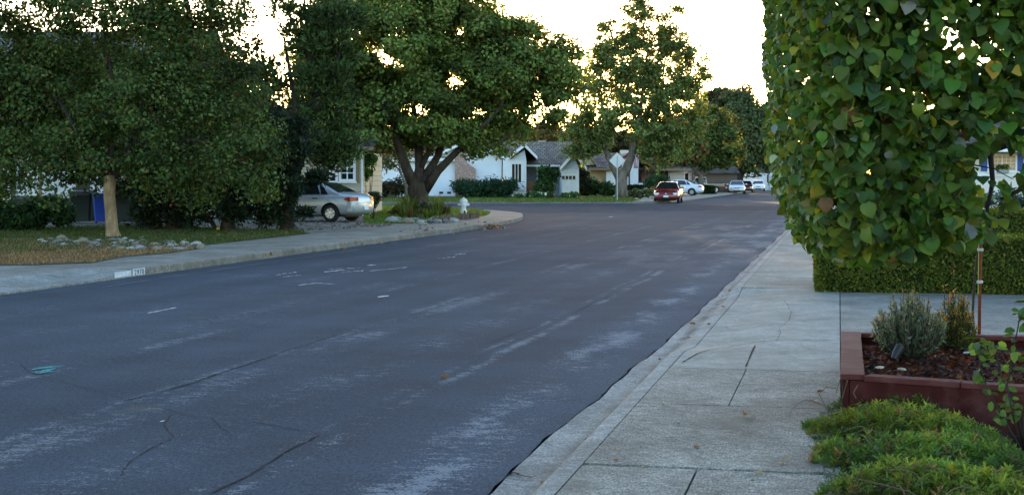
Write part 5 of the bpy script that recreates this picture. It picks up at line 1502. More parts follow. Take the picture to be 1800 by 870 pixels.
# ------------------------------------------------------------------ lime tree over the sidewalk
def lime_tree():
    base = cw(5.6, 10.3, .1)
    root = empty('lime_tree', base, 0, 'box trimmed tree with large heart shaped leaves overhanging the right sidewalk', 'tree')
    mb = MB()
    B = lambda *pts: [(A(px, py, z) - base) for px, py, z in pts]
    mb.tube([Vector((0, 0, -.05)), Vector((0, .02, .6)), Vector((-.05, .03, 1.2)), cw(5.2, 10.1, 2.2) - base, cw(4.9, 9.9, 3.4) - base], [.15, .12, .11, .1, .07], 12)
    trunk_top = cw(5.2, 10.1, 2.1)
    def limb(pts, r0, r1):
        n = len(pts)
        mb.tube(pts, [r0 + (r1 - r0) * i / (n - 1) for i in range(n)], 8)
    limb([trunk_top - base] + B((1990, 235, 9.9), (1880, 225, 9.6), (1800, 240, 9.5), (1740, 262, 9.4), (1700, 280, 9.4), (1660, 318, 9.4), (1620, 335, 9.3), (1560, 330, 9.2), (1500, 350, 9.1)), .05, .012)
    limb(B((1740, 262, 9.4), (1700, 262, 9.2), (1650, 285, 9.1), (1600, 300, 9.0), (1540, 290, 8.9), (1460, 300, 8.9), (1390, 320, 8.9)), .04, .01)
    limb(B((1880, 225, 9.6), (1800, 170, 9.6), (1775, 110, 9.5), (1770, 40, 9.5), (1760, -60, 9.5)), .04, .02)
    limb(B((1800, 200, 9.6), (1720, 150, 9.3), (1640, 130, 9.1), (1540, 110, 9.0), (1440, 90, 9.0)), .035, .01)
    limb(B((1775, 110, 9.5), (1690, 50, 9.3), (1600, 20, 9.1), (1500, -20, 9.0)), .03, .012)
    limb(B((1700, 262, 9.2), (1600, 225, 9.0), (1500, 205, 8.9), (1400, 190, 8.9)), .03, .009)
    limb(B((1660, 318, 9.4), (1640, 370, 9.2), (1600, 400, 9.0), (1540, 415, 8.9)), .025, .008)
    limb(B((1560, 330, 9.2), (1500, 375, 9.0), (1440, 400, 8.9)), .018, .007)
    limb(B((1740, 262, 9.4), (1745, 320, 9.2), (1735, 370, 9.1), (1740, 400, 9.0)), .02, .006)
    limb(B((1880, 225, 9.6), (1840, 300, 9.3), (1800, 330, 9.1), (1760, 350, 9.0)), .03, .008)
    # leaves: mostly near the trimmed outer faces
    L = []
    N = 17500
    C = np.array([0, 0, 0.])
    pos = []; out = []
    # outline of the crown in the photograph, as right-of-camera / height at the middle depth
    def xl(py):      # left edge by height
        return np.interp(py, [-400, 0, 60, 200, 260, 330, 380, 420, 450], [1346, 1346, 1348, 1350, 1350, 1362, 1385, 1400, 1440]) + 5 * math.sin(py * .047) + 4 * math.sin(py * .131 + 1) + rng.normal() * 3.5
    def yb(px):      # bottom edge by column
        return np.interp(px, [1346, 1385, 1405, 1440, 1500, 1560, 1610, 1660, 1700, 1745, 1765, 1800, 1900, 2100], [300, 380, 432, 446, 455, 462, 448, 438, 424, 416, 372, 338, 330, 330])
    while len(pos) < N:
        px = rng.uniform(1346, 2060) if rng.random() < .78 else 1346 + 110 * rng.random() ** 1.6
        py = rng.uniform(-330, 464)
        if px < xl(py) or py > yb(px): continue
        e = min(px - xl(py), 140) / 140.0
        zf = 9.6 - 2.3 * math.sqrt(max(0, 1 - (1 - e) ** 2))        # trimmed front face, rounded towards the street corner
        zb_ = 10.0 + 1.2 * math.sqrt(max(0, 1 - (1 - e) ** 2))
        u = rng.random()
        if u < .66: z = zf + abs(rng.normal()) * .22
        elif u < .84: z = rng.uniform(zf, zb_)
        else: z = zb_ - abs(rng.normal()) * .2
        if ((px - 1756) / 46) ** 2 + ((py - 284) / 28) ** 2 < 1: continue
        if ((px - 1722) / 40) ** 2 + ((py - 88) / 26) ** 2 < 1 and rng.random() < .6: continue
        if px > 1700 and py > 205 and rng.random() < .42: continue
        if px > 1600 and rng.random() < .3: continue
        if math.sin(px * .031 + py * .011) + math.sin(py * .043 - px * .012 + 1) + .8 * math.sin(px * .055 - py * .06) > 1.05 and rng.random() < .55: continue
        if ((px - 1590) / 170) ** 2 + ((py - 65) / 18) ** 2 < 1 and rng.random() < .45: continue
        if ((px - 1400) / 50) ** 2 + ((py - 175) / 12) ** 2 < 1 and rng.random() < .6: continue
        q = A(px, py, z)
        pos.append(q); 
        fx = -(1 - e) ** 1.5
        o = Vector((fx, -(.25 + e), .25)) if u < .75 else Vector((fx, .8, .3))
        out.append((o.x * CS - o.y * SN, o.x * SN + o.y * CS, o.z))
    pos = np.array(pos); out = norm(np.array(out))
    n = len(pos)
    nr = norm(out * .85 + .75 * rng.normal(size=(n, 3)) + np.array([0, 0, .25]))
    tip = norm(np.array([0, 0, -1.0]) + .38 * rng.normal(size=(n, 3)) + out * .25)
    col = palette(n, [(6, (.05, .098, .015)), (4, (.08, .138, .018)), (2, (.034, .072, .02)), (1.1, (.14, .165, .02)), (.3, (.3, .24, .03)), (.14, (.2, .1, .04)), (.15, (.2, .22, .18))], .22)
    # more yellow on the street side
    yl = np.clip(1.25 - (pos @ np.array([CS, SN, 0]) - 1.3) / .55, 0, 1) * (rng.random(n) < .22)
    col = col * (1 - yl[:, None] * .6) + np.array([.17, .18, .025]) * (yl[:, None] * .6)
    sz = .0575 * (.55 + .85 * rng.random(n))
    pxs = CX + F * ((pos @ np.array([CS, SN, 0])) / (pos @ np.array([-SN, CS, 0])))
    sz *= np.clip(.72 + (pxs - 1346) / 420, .72, 1.12)
    link('crown', leaf_mesh('crown', pos, nr, tip, sz, col, 'heart', MAT['leaf_big'], base), root)
    # twigs carrying the leaves
    k = rng.permutation(n)[:800]
    for i in k:
        q = Vector(pos[i]) - base
        dz = Vector(out[i]) * -.3 + Vector(rng.normal(size=3)) * .05
        dz.z = abs(dz.z) * .8
        mb.tube([q, q + dz * .45 + Vector((0, 0, .02)), q + dz], [.0018, .0028, .0042], 4, cap=False)
    mb.build('trunk', simple('shaded_lime_bark', (.024, .018, .014), .9, .1, .35, 6, bump=.8, bscale=14), root, smooth=True)
lime_tree()

# ------------------------------------------------------------------ red planter
FL, BL = P(1477, 657, .38), P(1479, 582, .38)
dF = (P(1900, 686, .38) - FL).normalized(); dB = (P(1900, 590, .38) - BL).normalized()
FRr, BRr = FL + dF * 3.2, BL + dB * 3.4
MAT['planter'] = simple('dark_red_painted_timber', (.05, .0105, .0095), .85, .1, .2, 5, bump=.35, bscale=22, dirt=(.125, .05, .045), dirt_scale=3)  # paint darkened to stand for the shade on the front
MAT['planter_cap'] = simple('faded_lit_red_timber', (.1, .03, .028), .85, .1, .2, 6, bump=.35, bscale=22, dirt=(.13, .06, .052), dirt_scale=3)  # faded timber, base lightened to imitate light falling on the top
pl = empty('planter', (FL.x, FL.y, .09), 0, 'dark red timber planter box beside the sidewalk filled with bark mulch', 'planter')
o0 = Vector((FL.x, FL.y, .09))
def beam(name, a, b, inward, w, z0, z1, mt='planter', ea=0, eb=0):
    a, b = Vector((a.x, a.y, 0)), Vector((b.x, b.y, 0)); d = (b - a).normalized(); iw = Vector((-d.y, d.x, 0)) * inward * w
    a = a - d * ea; b = b + d * eb
    mb = MB(); q = [a, b, b + iw, a + iw]
    mb.prism([(p.x - o0.x, p.y - o0.y, z0 - o0.z) for p in q], (0, 0, z1 - z0))
    return mb.build(name, MAT[mt], pl, bevel=.006)
IN = 1
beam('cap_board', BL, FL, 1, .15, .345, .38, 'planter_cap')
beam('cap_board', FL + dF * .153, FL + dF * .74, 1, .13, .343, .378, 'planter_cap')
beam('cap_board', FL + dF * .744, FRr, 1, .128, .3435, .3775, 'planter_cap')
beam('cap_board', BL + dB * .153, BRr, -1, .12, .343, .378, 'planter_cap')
ins = Vector((.012, .012, 0))
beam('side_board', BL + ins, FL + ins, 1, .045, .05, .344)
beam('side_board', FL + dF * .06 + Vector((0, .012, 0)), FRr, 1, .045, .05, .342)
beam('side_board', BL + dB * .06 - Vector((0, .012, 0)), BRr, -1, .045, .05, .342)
mb = MB(); mb.add([(p.x - o0.x, p.y - o0.y, .285 - o0.z) for p in (FL + Vector((.06, .05, 0)), FRr, BRr, BL + Vector((.06, -.05, 0)))], [(0, 1, 2, 3)])
mb.build('soil', soil('mulch_bed', (.03, .014, .011), (.075, .03, .022), 14, 70), pl)
# mulch chips
n = 5200
t, u = rng.random(n), rng.random(n)
a_ = np.array([list(FL + Vector((.13, .1, 0)))]); v1 = np.array(list(dF)) * 1.9; v2 = np.array(list((BL - FL)))
pp = a_ + t[:, None] * v1 + u[:, None] * v2 * .88
k = rng.random(n)
pp[:, 2] = .288 + .022 * rng.random(n)
me = leaf_mesh('mulch', pp, norm(np.array([0, 0, 1.]) + .45 * rng.normal(size=(n, 3))), rdir(n) * np.array([1, 1, .15]), .045 * (.4 + rng.random(n)), palette(n, [(4, (.055, .017, .012)), (3, (.095, .03, .02)), (2, (.025, .013, .01)), (.4, (.17, .08, .055))], .3), 'diamond', MAT['leaf_soft'])
tag(link('mulch', me), kind='stuff')
# grey shrub
def shoots(name, label, base, n, R_, H_, pal, pal_tip, leaf=.02, upright=.8, cat='shrub', per=34, lk='needle'):
    base = Vector(base); root = empty(name, base, 0, label, cat)
    mb = MB(); P_ = []; N_ = []; T_ = []; C_ = []
    for i in range(n):
        a = rng.random() * 2 * PI; r = rng.random() ** .6
        d = Vector((math.cos(a) * r, math.sin(a) * r, 0))
        end = Vector((d.x * R_, d.y * R_, H_ * (1 - .42 * r * r) * rng.uniform(.58, 1.12)))
        st_ = Vector((d.x * R_ * .25, d.y * R_ * .25, 0))
        mid = st_.lerp(end, .5) + Vector((d.x, d.y, 0)) * R_ * .2
        path = [st_, mid, end]
        mb.tube(path, [.004, .003, .0015], 4, cap=False)
        for j in range(per):
            tt = .18 + .82 * j / per
            p = st_ * (1 - tt) ** 2 + mid * 2 * tt * (1 - tt) + end * tt * tt
            P_.append(base + p); ax = (end - mid).normalized()
            s = Vector(rng.normal(size=3)); s = (s - ax * s.dot(ax)).normalized()
            T_.append(ax * upright + s * .7); N_.append(rng.normal(size=3)); C_.append((pal_tip if tt > .86 else pal))
    m = len(P_)
    ct = palette(m, pal, .2); c2 = palette(m, pal_tip, .25)
    sel = np.array([c is pal_tip for c in C_])
    col = np.where(sel[:, None], c2, ct)
    mb.build('stems', MAT['bark_dark'], root)
    link('foliage', leaf_mesh('foliage', np.array([list(p) for p in P_]), np.array(N_), np.array([list(p) for p in T_]), leaf * (.7 + .6 * rng.random(m)), col, lk, MAT['leaf_soft'], base), root)
    return root
shoots('lavender_bush', 'round grey green bush with fine leaves in the red planter', P(1597, 632, .29), 230, .27, .47, [(1, (.115, .155, .11)), (1, (.16, .195, .145))], [(5, (.16, .18, .13)), (1, (.22, .14, .08))], .036)
shoots('flowering_bush', 'green bush with orange brown spent flower tips behind the grey bush', P(1678, 618, .29), 120, .17, .44, [(3, (.08, .11, .025)), (1, (.13, .14, .03))], [(2, (.3, .17, .05)), (1, (.12, .11, .03))], .034, .6)
tall = shoots('flower_stalks', 'upright orange brown flower stalks rising from the green bush', P(1672, 616, .29), 7, .1, .62, [(1, (.1, .09, .03))], [(2, (.42, .25, .1)), (1, (.3, .15, .05))], .03, .5, 'flower stalks', 26)
# stake and young tree tied to it
sb = P(1721, 606, .29)
stk = empty('plant_stake', sb, 0, 'rusty red wooden stake with a green top tied to a thin young tree', 'stake')
mb = MB(); mb.tube([(0, 0, -.05), (.006, 0, .45), (.016, 0, .86)], [.014, .013, .013], 8)
mb.build('stake', simple('rust_red_stake', (.2, .045, .02), .75, .2, .25, 30), stk, smooth=True)
mb = MB(); mb.tube([(.015, -.002, .80), (.0165, -.002, .875)], [.0165, .0165], 8); mb.build('painted_tip', simple('green_tip', (.03, .3, .12), .6), stk, smooth=True)
mb = MB(); mb.tube([(-.008, -.012, .40), (-.004, -.015, .8)], [.004, .004], 5); mb.build('ribbon', simple('yellow_green_ribbon', (.25, .35, .05), .5), stk)
for zz in (.5, .755):
    mb = MB(); mb.lathe([(.022, zz - .012), (.026, zz), (.022, zz + .012)], 10, (-.002 + zz * .016, 0, 0)); mb.build('tie', simple('white_tie', (.5, .48, .45), .6), stk)
yt = empty('young_tree', (sb.x - .035, sb.y + .01, .285), 0, 'thin young tree stem with bare twigs tied behind the rusty stake', 'sapling')
mb = MB(); mb.tube([(0, 0, 0), (-.012, .01, .25), (.0, .02, .5), (.03, .0, .8), (.06, 0, 1.05)], [.012, .011, .009, .008, .006], 7)
mb.tube([(.035, 0, .84), (.12, 0, .9), (.2, .02, .93)], [.005, .004, .002], 5); mb.tube([(.035, 0, .8), (-.05, .02, .9), (-.09, 0, 1.0)], [.005, .004, .002], 5)
mb.build('stem', MAT['bark_grey'], yt, smooth=True)
n = 34
q = np.stack([rng.normal(.03, .09, n), rng.normal(0, .06, n), rng.uniform(.84, 1.08, n)], 1)
link('leaves', leaf_mesh('leaves', q, rdir(n), norm(rng.normal(size=(n, 3)) + np.array([0, 0, -.8])), .085, palette(n, [(2, (.05, .06, .02)), (1, (.14, .05, .03))]), 'leaf', MAT['leaf_soft']), yt)
# garden spotlight
sl = empty('garden_spotlight', P(1577, 640, .29), R(20), 'small black garden spotlight at the foot of the grey bush', 'spotlight')
mb = MB(); mb.tube([(0, 0, -.03), (0, 0, .06)], [.008, .008], 8); mb.build('spike', MAT['black_plastic'], sl, smooth=True)
mb = MB(); mb.tube([(-.035, -.02, .04), (-.01, -.005, .075), (.03, .015, .125)], [.02, .03, .034], 14); mb.build('housing', MAT['black_plastic'], sl, smooth=True, sharp=40)
mb = MB(); mb.tube([(.029, .0148, .124), (.034, .0165, .13)], [.027, .025], 14); mb.build('lens', simple('pale_lens', (.5, .36, .25), .3), sl, smooth=True)
mb = MB(); mb.tube([(.06, -.12, -.02), (.055, -.12, .03)], [.006, .006], 6)
for i, (px, py, c, lab) in enumerate(((1704, 622, (.6, .58, .52), 'pale flat stone on the mulch near the rusty stake'), (1546, 648, (.5, .42, .3), 'cream pebble on the mulch nearest the planter corner'), (1585, 651, (.45, .38, .28), 'tan pebble on the mulch below the spotlight'))):
    mb = MB(); mb.lathe([(.001, 0), (.03, .002), (.038, .01), (.03, .02), (.001, .024)], 9); o = mb.build('pebble', simple('pebble_stone', c, .8), None, smooth=True, loc=P(px, py, .305), rz=i); o.scale = (1.3, .7, .8)
    tag(o, lab, 'pebble')

# ------------------------------------------------------------------ ground cover by the sidewalk
def ground_cover():
    edge = [(1418, 872), (1440, 832), (1425, 800), (1432, 770), (1405, 742), (1440, 722), (1455, 705), (1500, 695), (1560, 683), (1620, 700), (1690, 725), (1760, 765), (1830, 800), (1960, 830), (2100, 1080), (1380, 1080)]
    w = [P(a, b, .16) for a, b in edge]
    xs = [q.x for q in w]; ysx = [q.y for q in w]
    def inside(x, y):
        ins = False
        for i in range(len(w)):
            a, b = w[i], w[i - 1]
            if (a.y > y) != (b.y > y) and x < (b.x - a.x) * (y - a.y) / (b.y - a.y) + a.x: ins = not ins
        return ins
    def edist(x, y):
        d = 9
        for i in range(len(w)):
            a, b = w[i - 1], w[i]
            dx, dy = b.x - a.x, b.y - a.y
            t = max(0, min(1, ((x - a.x) * dx + (y - a.y) * dy) / (dx * dx + dy * dy)))
            d = min(d, math.hypot(x - a.x - t * dx, y - a.y - t * dy))
        return d
    Ps, Ns, Ts, Cs, Ss = [], [], [], [], []
    mb = MB(); cnt = 0
    ph = rng.random(8) * 6
    def hump(x, y):
        return .5 + .25 * math.sin(x * 6.1 + ph[0] + math.sin(y * 4 + ph[1])) + .25 * math.sin(y * 7.3 + ph[2] + x * 3.1)
    while cnt < 3600:
        x, y = rng.uniform(min(xs), max(xs)), rng.uniform(min(ysx), max(ysx))
        if not inside(x, y): continue
        e = min(1, edist(x, y) / .3)
        hp = hump(x, y)
        sp_ = math.sin(x * 3.3 + ph[4]) + math.sin(y * 2.9 + ph[5]) + .7 * math.sin(x * 8 - y * 6 + ph[6])
        if rng.random() > .12 + .95 * hp: continue
        top = .1 + (.035 + .15 * (.35 + .65 * hp)) * (e ** .5)
        a = rng.random() * 2 * PI
        L = rng.uniform(.05, .11)
        lean = Vector((math.cos(a), math.sin(a), 0)) * rng.uniform(.2, .9)
        ax = (lean + Vector((0, 0, 1))).normalized()
        tipp = Vector((x, y, top * rng.uniform(.75, 1.12)))
        b0 = tipp - ax * L
        if b0.z < .09: b0.z = .09
        tone = rng.random()
        base_c = np.array([.092, .16, .027]) if tone < .6 else (np.array([.064, .125, .03]) if tone < .86 else np.array([.13, .15, .03]))
        base_c = base_c * (.4 + .8 * hp)
        if sp_ > .8: base_c = base_c * np.array([.62, .74, 1.0])
        if sp_ < -.9: base_c = base_c * np.array([1.3, 1.0, .8])
        if rng.random() < .05: base_c = np.array([.16, .1, .045])
        m = 15
        for j in range(m):
            tt = j / m
            p = b0.lerp(tipp, .25 + .78 * tt)
            aa = j * 2.4 + a
            s = Vector((math.cos(aa), math.sin(aa), 0)); s = (s - ax * s.dot(ax)).normalized()
            Ps.append(tuple(p)); Ts.append(tuple(s * (1.0 - .55 * tt) + ax * (.25 + .7 * tt))); Ns.append(tuple(ax * .8 - s * .3 + Vector(rng.normal(size=3)) * .25))
            Cs.append(base_c * rng.uniform(.75, 1.25) * (1 + .35 * tt)); Ss.append((rng.uniform(.02, .034) if sp_ > .8 else rng.uniform(.032, .055)) * (1 - .25 * tt))
        cnt += 1
    me = leaf_mesh('ground_cover', np.array(Ps), np.array(Ns), np.array(Ts), np.array(Ss), np.array(Cs), 'needle', MAT['leaf_soft'])
    tag(link('ground_cover', me), kind='stuff')
    tw = MB()
    for i in range(60):
        while True:
            x, y = rng.uniform(min(xs), max(xs)), rng.uniform(min(ysx), max(ysx))
            if inside(x, y): break
        L = rng.uniform(.12, .45); a = rng.random() * 2 * PI
        z0 = .1 + .13 * min(1, edist(x, y) / .3)
        p0 = Vector((x, y, z0)); p1 = p0 + Vector((math.cos(a) * L, math.sin(a) * L, rng.uniform(-.05, .06)))
        if p1.z < .1: p1.z = .105
        tw.tube(curve_path(p0, p1, .12, 5, .12), [.003, .0028, .0025, .002, .0016, .001], 4, cap=False)
    for pts in ([(1480, 700), (1490, 668), (1478, 662), (1470, 690)], [(1505, 700), (1500, 690), (1508, 676)], [(1455, 722), (1440, 692), (1452, 680), (1470, 682)]):
        tw.tube([A(a, b, 8.6) for a, b in pts], [.003] * len(pts), 5)
    tag(tw.build('dry_twigs', simple('dry_twig_bark', (.13, .085, .05), .85)), kind='stuff')
ground_cover()
# leafy stalk at the right edge
rt = P(1800, 800, .1)
ls = empty('leafy_shrub', rt, 0, 'young shrub with drooping oval leaves in front of the red planter', 'shrub')
mb = MB(); Ps, Ns, Ts = [], [], []
for pts in ([(1800, 800), (1782, 740), (1770, 680), (1778, 620), (1795, 560)], [(1800, 800), (1768, 745), (1742, 700), (1725, 650), (1722, 605)], [(1805, 800), (1800, 730), (1812, 660), (1806, 590), (1812, 540)], [(1800, 800), (1790, 720), (1760, 660), (1752, 612)], [(1810, 800), (1830, 700), (1835, 600)]):
    pts = [Vector(A(a + random.uniform(-3, 3), b, 8.0 + random.uniform(-.1, .1))) for a, b in pts]
    pts[0] = Vector(rt)
    mb.tube([p - rt for p in pts], [.008, .006, .005, .004, .003][:len(pts)], 6)
    for a, b in zip(pts[1:-1] + [pts[-1]], pts[2:] + [pts[-1] + Vector((0, 0, .05))]):
        for j in range(7):
            p = a.lerp(b, j / 7); d = Vector(rng.normal(size=3)); d.z = -.3 - abs(d.z) * .5; d.normalize()
            Ps.append(tuple(p + d * .015 - rt)); Ts.append(tuple(d)); Ns.append(tuple(Vector(rng.normal(size=3)) * .5 + Vector((-.1, -.6, .6))))
mb.build('stems', MAT['bark_dark'], ls, smooth=True)
n = len(Ps)
link('leaves', leaf_mesh('leaves', np.array(Ps), np.array(Ns), np.array(Ts), .058 * (.6 + .7 * rng.random(n)), palette(n, [(3, (.06, .12, .025)), (2, (.09, .15, .03)), (1, (.05, .1, .05))]), 'leaf', MAT['leaf_big']), ls)

# ------------------------------------------------------------------ fire hydrant
hy = empty('fire_hydrant', P(815, 377.5, .14), YAW, 'white fire hydrant on the corner lawn', 'fire hydrant')
MAT['hyd'] = simple('white_hydrant_paint', (.74, .74, .73), .5, .4, .06, 8, dirt=(.4, .36, .3), dirt_scale=8)
mb = MB(); mb.lathe([(.17, 0), (.17, .04), (.12, .05), (.115, .12), (.14, .13), (.14, .17), (.105, .18), (.1, .42), (.13, .44), (.14, .52)], 20); mb.build('barrel', MAT['hyd'], hy, smooth=True, sharp=40)
mb = MB(); mb.lathe([(.17, .52), (.175, .56), (.15, .58), (.15, .62), (.1, .665), (.04, .685), (.035, .72), (.001, .72)], 20); mb.build('bonnet', MAT['hyd'], hy, smooth=True, sharp=40)
for sx, r in ((1, .075), (-1, .06)):
    mb = MB(); mb.lathe([(r * .8, sx * .08), (r * .8, sx * .15), (r, sx * .155), (r, sx * .2), (r * .5, sx * .215), (r * .4, sx * .25), (.001, sx * .25)], 14, (0, 0, .42), 'x'); mb.build('outlet_cap', MAT['hyd'], hy, smooth=True, sharp=40)
mb = MB(); mb.lathe([(.08, -.08), (.08, -.17), (.095, -.175), (.095, -.21), (.04, -.225), (.03, -.26), (.001, -.26)], 14, (.03, 0, .4), 'y'); mb.build('outlet_cap', MAT['hyd'], hy, smooth=True, sharp=40)
mb = MB(); mb.prism([(.0, -.2, .1), (.08, -.2, .05), (.09, -.2, .14), (.03, -.2, .2)], (0, .05, 0)); mb.build('dark_tag', MAT['black_plastic'], hy)

# ------------------------------------------------------------------ diamond sign seen from behind
sg = empty('road_sign', P(1085, 355.5, .14), YAW, 'diamond road sign on a grey post, seen from its bare metal back', 'road sign')
mb = MB(); hp = 1.6 + (316 - 288) * 102 / F - .14
mb.box(-.03, .03, -.02, .02, 0, 3.0); mb.build('post', simple('galvanised_post', (.36, .39, .4), .5, .5, .1, 4, metal=.3), sg)
mb = MB(); cz = 1.6 + (316 - 284) * 101 / F - .14; r = .5
n8 = []
for k in range(4):
    a = PI / 2 + k * PI / 2
    for da in (-.06, .06): n8.append((r * math.cos(a + da), .025, cz + r * math.sin(a + da)))
mb.prism(n8, (0, .004, 0)); mb.build('panel', simple('bare_aluminium_back', (.6, .59, .55), .5, .4, .06, 3), sg)
mb = MB()
for dz in (-.2, .2): mb.lathe([(.001, -.028), (.018, -.028), (.018, -.018), (.001, -.018)], 8, (0, 0, cz + dz), 'y')
mb.build('bolt', MAT['steel'], sg)

# ------------------------------------------------------------------ bins
def bin_(label, loc, rz, body, lid, H_=1.0, w=.58, name='wheeled_bin', group=None, open_lid=False):
    r = empty(name, loc, rz, label, 'wheeled bin', group)
    mb = MB(); b, t = w * .40, w * .5
    def rect(h, z): c = .05; return [(-h, -h + c, z), (-h + c, -h, z), (h - c, -h, z), (h, -h + c, z), (h, h - c, z), (h - c, h, z), (-h + c, h, z), (-h, h - c, z)]
    mb.loft([rect(b, .06), rect(b * 1.02, .1), rect(t * .96, H_ * .84), rect(t, H_ * .86), rect(t, H_ * .9)]); mb.build('body', body, r, smooth=True, sharp=35)
    mb = MB(); mb.loft([rect(t * 1.05, H_ * .903), rect(t * 1.06, H_ * .925), rect(t * .95, H_ * .97), rect(t * .5, H_)]); mb.build('lid', lid, r, smooth=True, sharp=35)
    for sx in (-1, 1):
        mb = MB(); mb.lathe([(.001, sx * w * .42), (.1, sx * w * .42), (.11, sx * w * .45), (.1, sx * w * .5), (.001, sx * w * .5)], 16, (0, t * .8, .11), 'x'); mb.build('wheel', MAT['black_rubber'], r, smooth=True, sharp=40)
    mb = MB(); mb.tube([(-t * .8, t, H_ * .88), (-t * .8, t * 1.25, H_ * .9), (t * .8, t * 1.25, H_ * .9), (t * .8, t, H_ * .88)], .016, 7); mb.build('handle', lid, r, smooth=True)
    for k in range(4):
        pass
    return r
BLUE = simple('blue_bin_plastic', (.012, .045, .32), .5, .4, .1, 3)
BLK = simple('near_black_green_plastic', (.012, .02, .018), .5, .4, .1, 3)
GRN = simple('green_bin_plastic', (.02, .13, .08), .5, .4, .1, 3)
bin_('blue recycling bin behind the tan tree trunk', cw((184 - CX) / F * 49.5, 49.5, .14), YAW + .1, BLUE, BLUE, 1.02, .7)
bin_('large near black bin left of the blue one', cw((146 - CX) / F * 50, 50, .14), YAW, BLK, BLK, 1.1, .78)
bin_('tall near black bin right of the tan tree trunk', cw((221 - CX) / F * 49.5, 49.5, .14), YAW - .08, BLK, BLK, 1.45, .74)
bin_('green bin behind the trunk of the silver sedan', cw((648 - CX) / F * 66, 66, .14), YAW, GRN, GRN, 1.05, .66)
# split log leaning under the junipers, end painted yellow
br = empty('leaning_branch', A(383, 403, 42.3), 0, 'dark branch with a yellow end propped against the middle juniper', 'branch')
mb = MB(); mb.tube([Vector((0, 0, -.12)), A(372, 390, 42.5) - A(383, 403, 42.3), A(352, 372, 42.8) - A(383, 403, 42.3)], [.07, .07, .05], 8); mb.build('wood', MAT['bark_dark'], br, smooth=True)
mb = MB(); mb.tube([Vector((0, -.02, -.13)), Vector((.05, -.1, .05))], [.06, .05], 8); mb.build('painted_end', simple('yellow_paint', (.6, .42, .03), .6), br, smooth=True)

# ------------------------------------------------------------------ stones
def stone_mesh(seed, c):
    bm = bmesh.new(); bmesh.ops.create_icosphere(bm, subdivisions=2, radius=1)
    rr = np.random.default_rng(seed); d = rr.normal(size=(5, 3)); 
    for v in bm.verts:
        q = np.array(v.co); v.co *= 1 + .18 * math.sin(q @ d[0] * 1.6) + .12 * math.sin(q @ d[1] * 2.6 + 1)
        v.co.z *= .68
    me = bpy.data.meshes.new('stone'); bm.to_mesh(me); bm.free()
    me.materials.append(c); me.polygons.foreach_set('use_smooth', [True] * len(me.polygons))
    return me
SM = [simple('grey_stone', (.17, .162, .15), .9, .2, .3, 3, bump=.4), simple('tan_stone', (.22, .17, .115), .9, .2, .25, 3, bump=.4), simple('dark_stone', (.06, .06, .06), .9, .2, .3, 3, bump=.4), simple('pale_stone', (.3, .28, .24), .9, .2, .2, 3, bump=.4)]
SMs = [stone_mesh(i, SM[i % 4]) for i in range(12)]
def stones(pts, lo, hi, label, group, h=.14):
    for px, py in pts:
        p = P(px, py, h); s = rng.uniform(lo, hi)
        o = link('stone', SMs[rng.integers(12)], None, (p.x, p.y, h + s * .25), rng.random() * 6)
        o.scale = (s * rng.uniform(.9, 1.4), s * rng.uniform(.8, 1.1), s * rng.uniform(.7, 1.1))
        tag(o, label, 'stone', group)
pts = []
while len(pts) < 150:
    px = rng.uniform(68, 356); c = np.interp(px, [68, 130, 200, 280, 356], [428, 428, 431, 433.5, 435]); hw = np.interp(px, [68, 110, 200, 280, 356], [3.5, 7, 9, 8, 3])
    py = c + rng.uniform(-1, 1) * hw
    pts.append((px, py))
stones(pts, .045, .1, 'rounded cobble in the stone border at the foot of the tan trunked tree', 'border cobbles under the tan trunked tree')
for px, py, s, lab in ((108, 422, .12, 'largest tan cobble at the left end of the stone border'), (148, 427, .11, 'broad tan cobble left of the tan tree trunk'), (346, 433, .1, 'white cobble at the right end of the stone border')):
    p = P(px, py, .14); o = link('stone', SMs[1 if s > .105 else 3], None, (p.x, p.y, .18), px); o.scale = (s * 1.3, s, s); tag(o, lab, 'stone')
pts = [(rng.uniform(686, 800), 0) for _ in range(60)]
pts = [(px, np.interp(px, [686, 720, 760, 800], [389, 392, 391, 388]) + rng.uniform(-5, 2.5)) for px, _ in pts]
stones(pts, .06, .15, 'rough stone in the rockery at the foot of the corner tree', 'rockery stones under the corner tree')
for px, py, s, lab, k in ((688, 391, .2, 'white boulder at the left end of the corner rockery', 3), (717, 393, .19, 'tan boulder at the front of the corner rockery', 1), (794, 386, .12, 'white rock beside the hydrant', 3)):
    p = P(px, py, .14); o = link('stone', SMs[k], None, (p.x, p.y, .2), px); o.scale = (s * 1.25, s, s * .9); tag(o, lab, 'stone')
# log edging by the hydrant
le = MB()
for i in range(46):
    px = 762 + i * 1.75; py = 391.5 - (px - 762) * .105 + random.uniform(-.3, .3)
    p = P(px, py, .14); hh = random.uniform(.14, .25); r = .045
    le.tube([(p.x, p.y, .1), (p.x + random.uniform(-.01, .01), p.y, .14 + hh)], [r, r * .95], 7)
tag(le.build('log_edging', simple('weathered_log_edging', (.13, .085, .06), .9, .2, .35, 5, bump=.4), smooth=True, sharp=40), 'row of short brown log ends edging the lawn below the hydrant', 'edging')

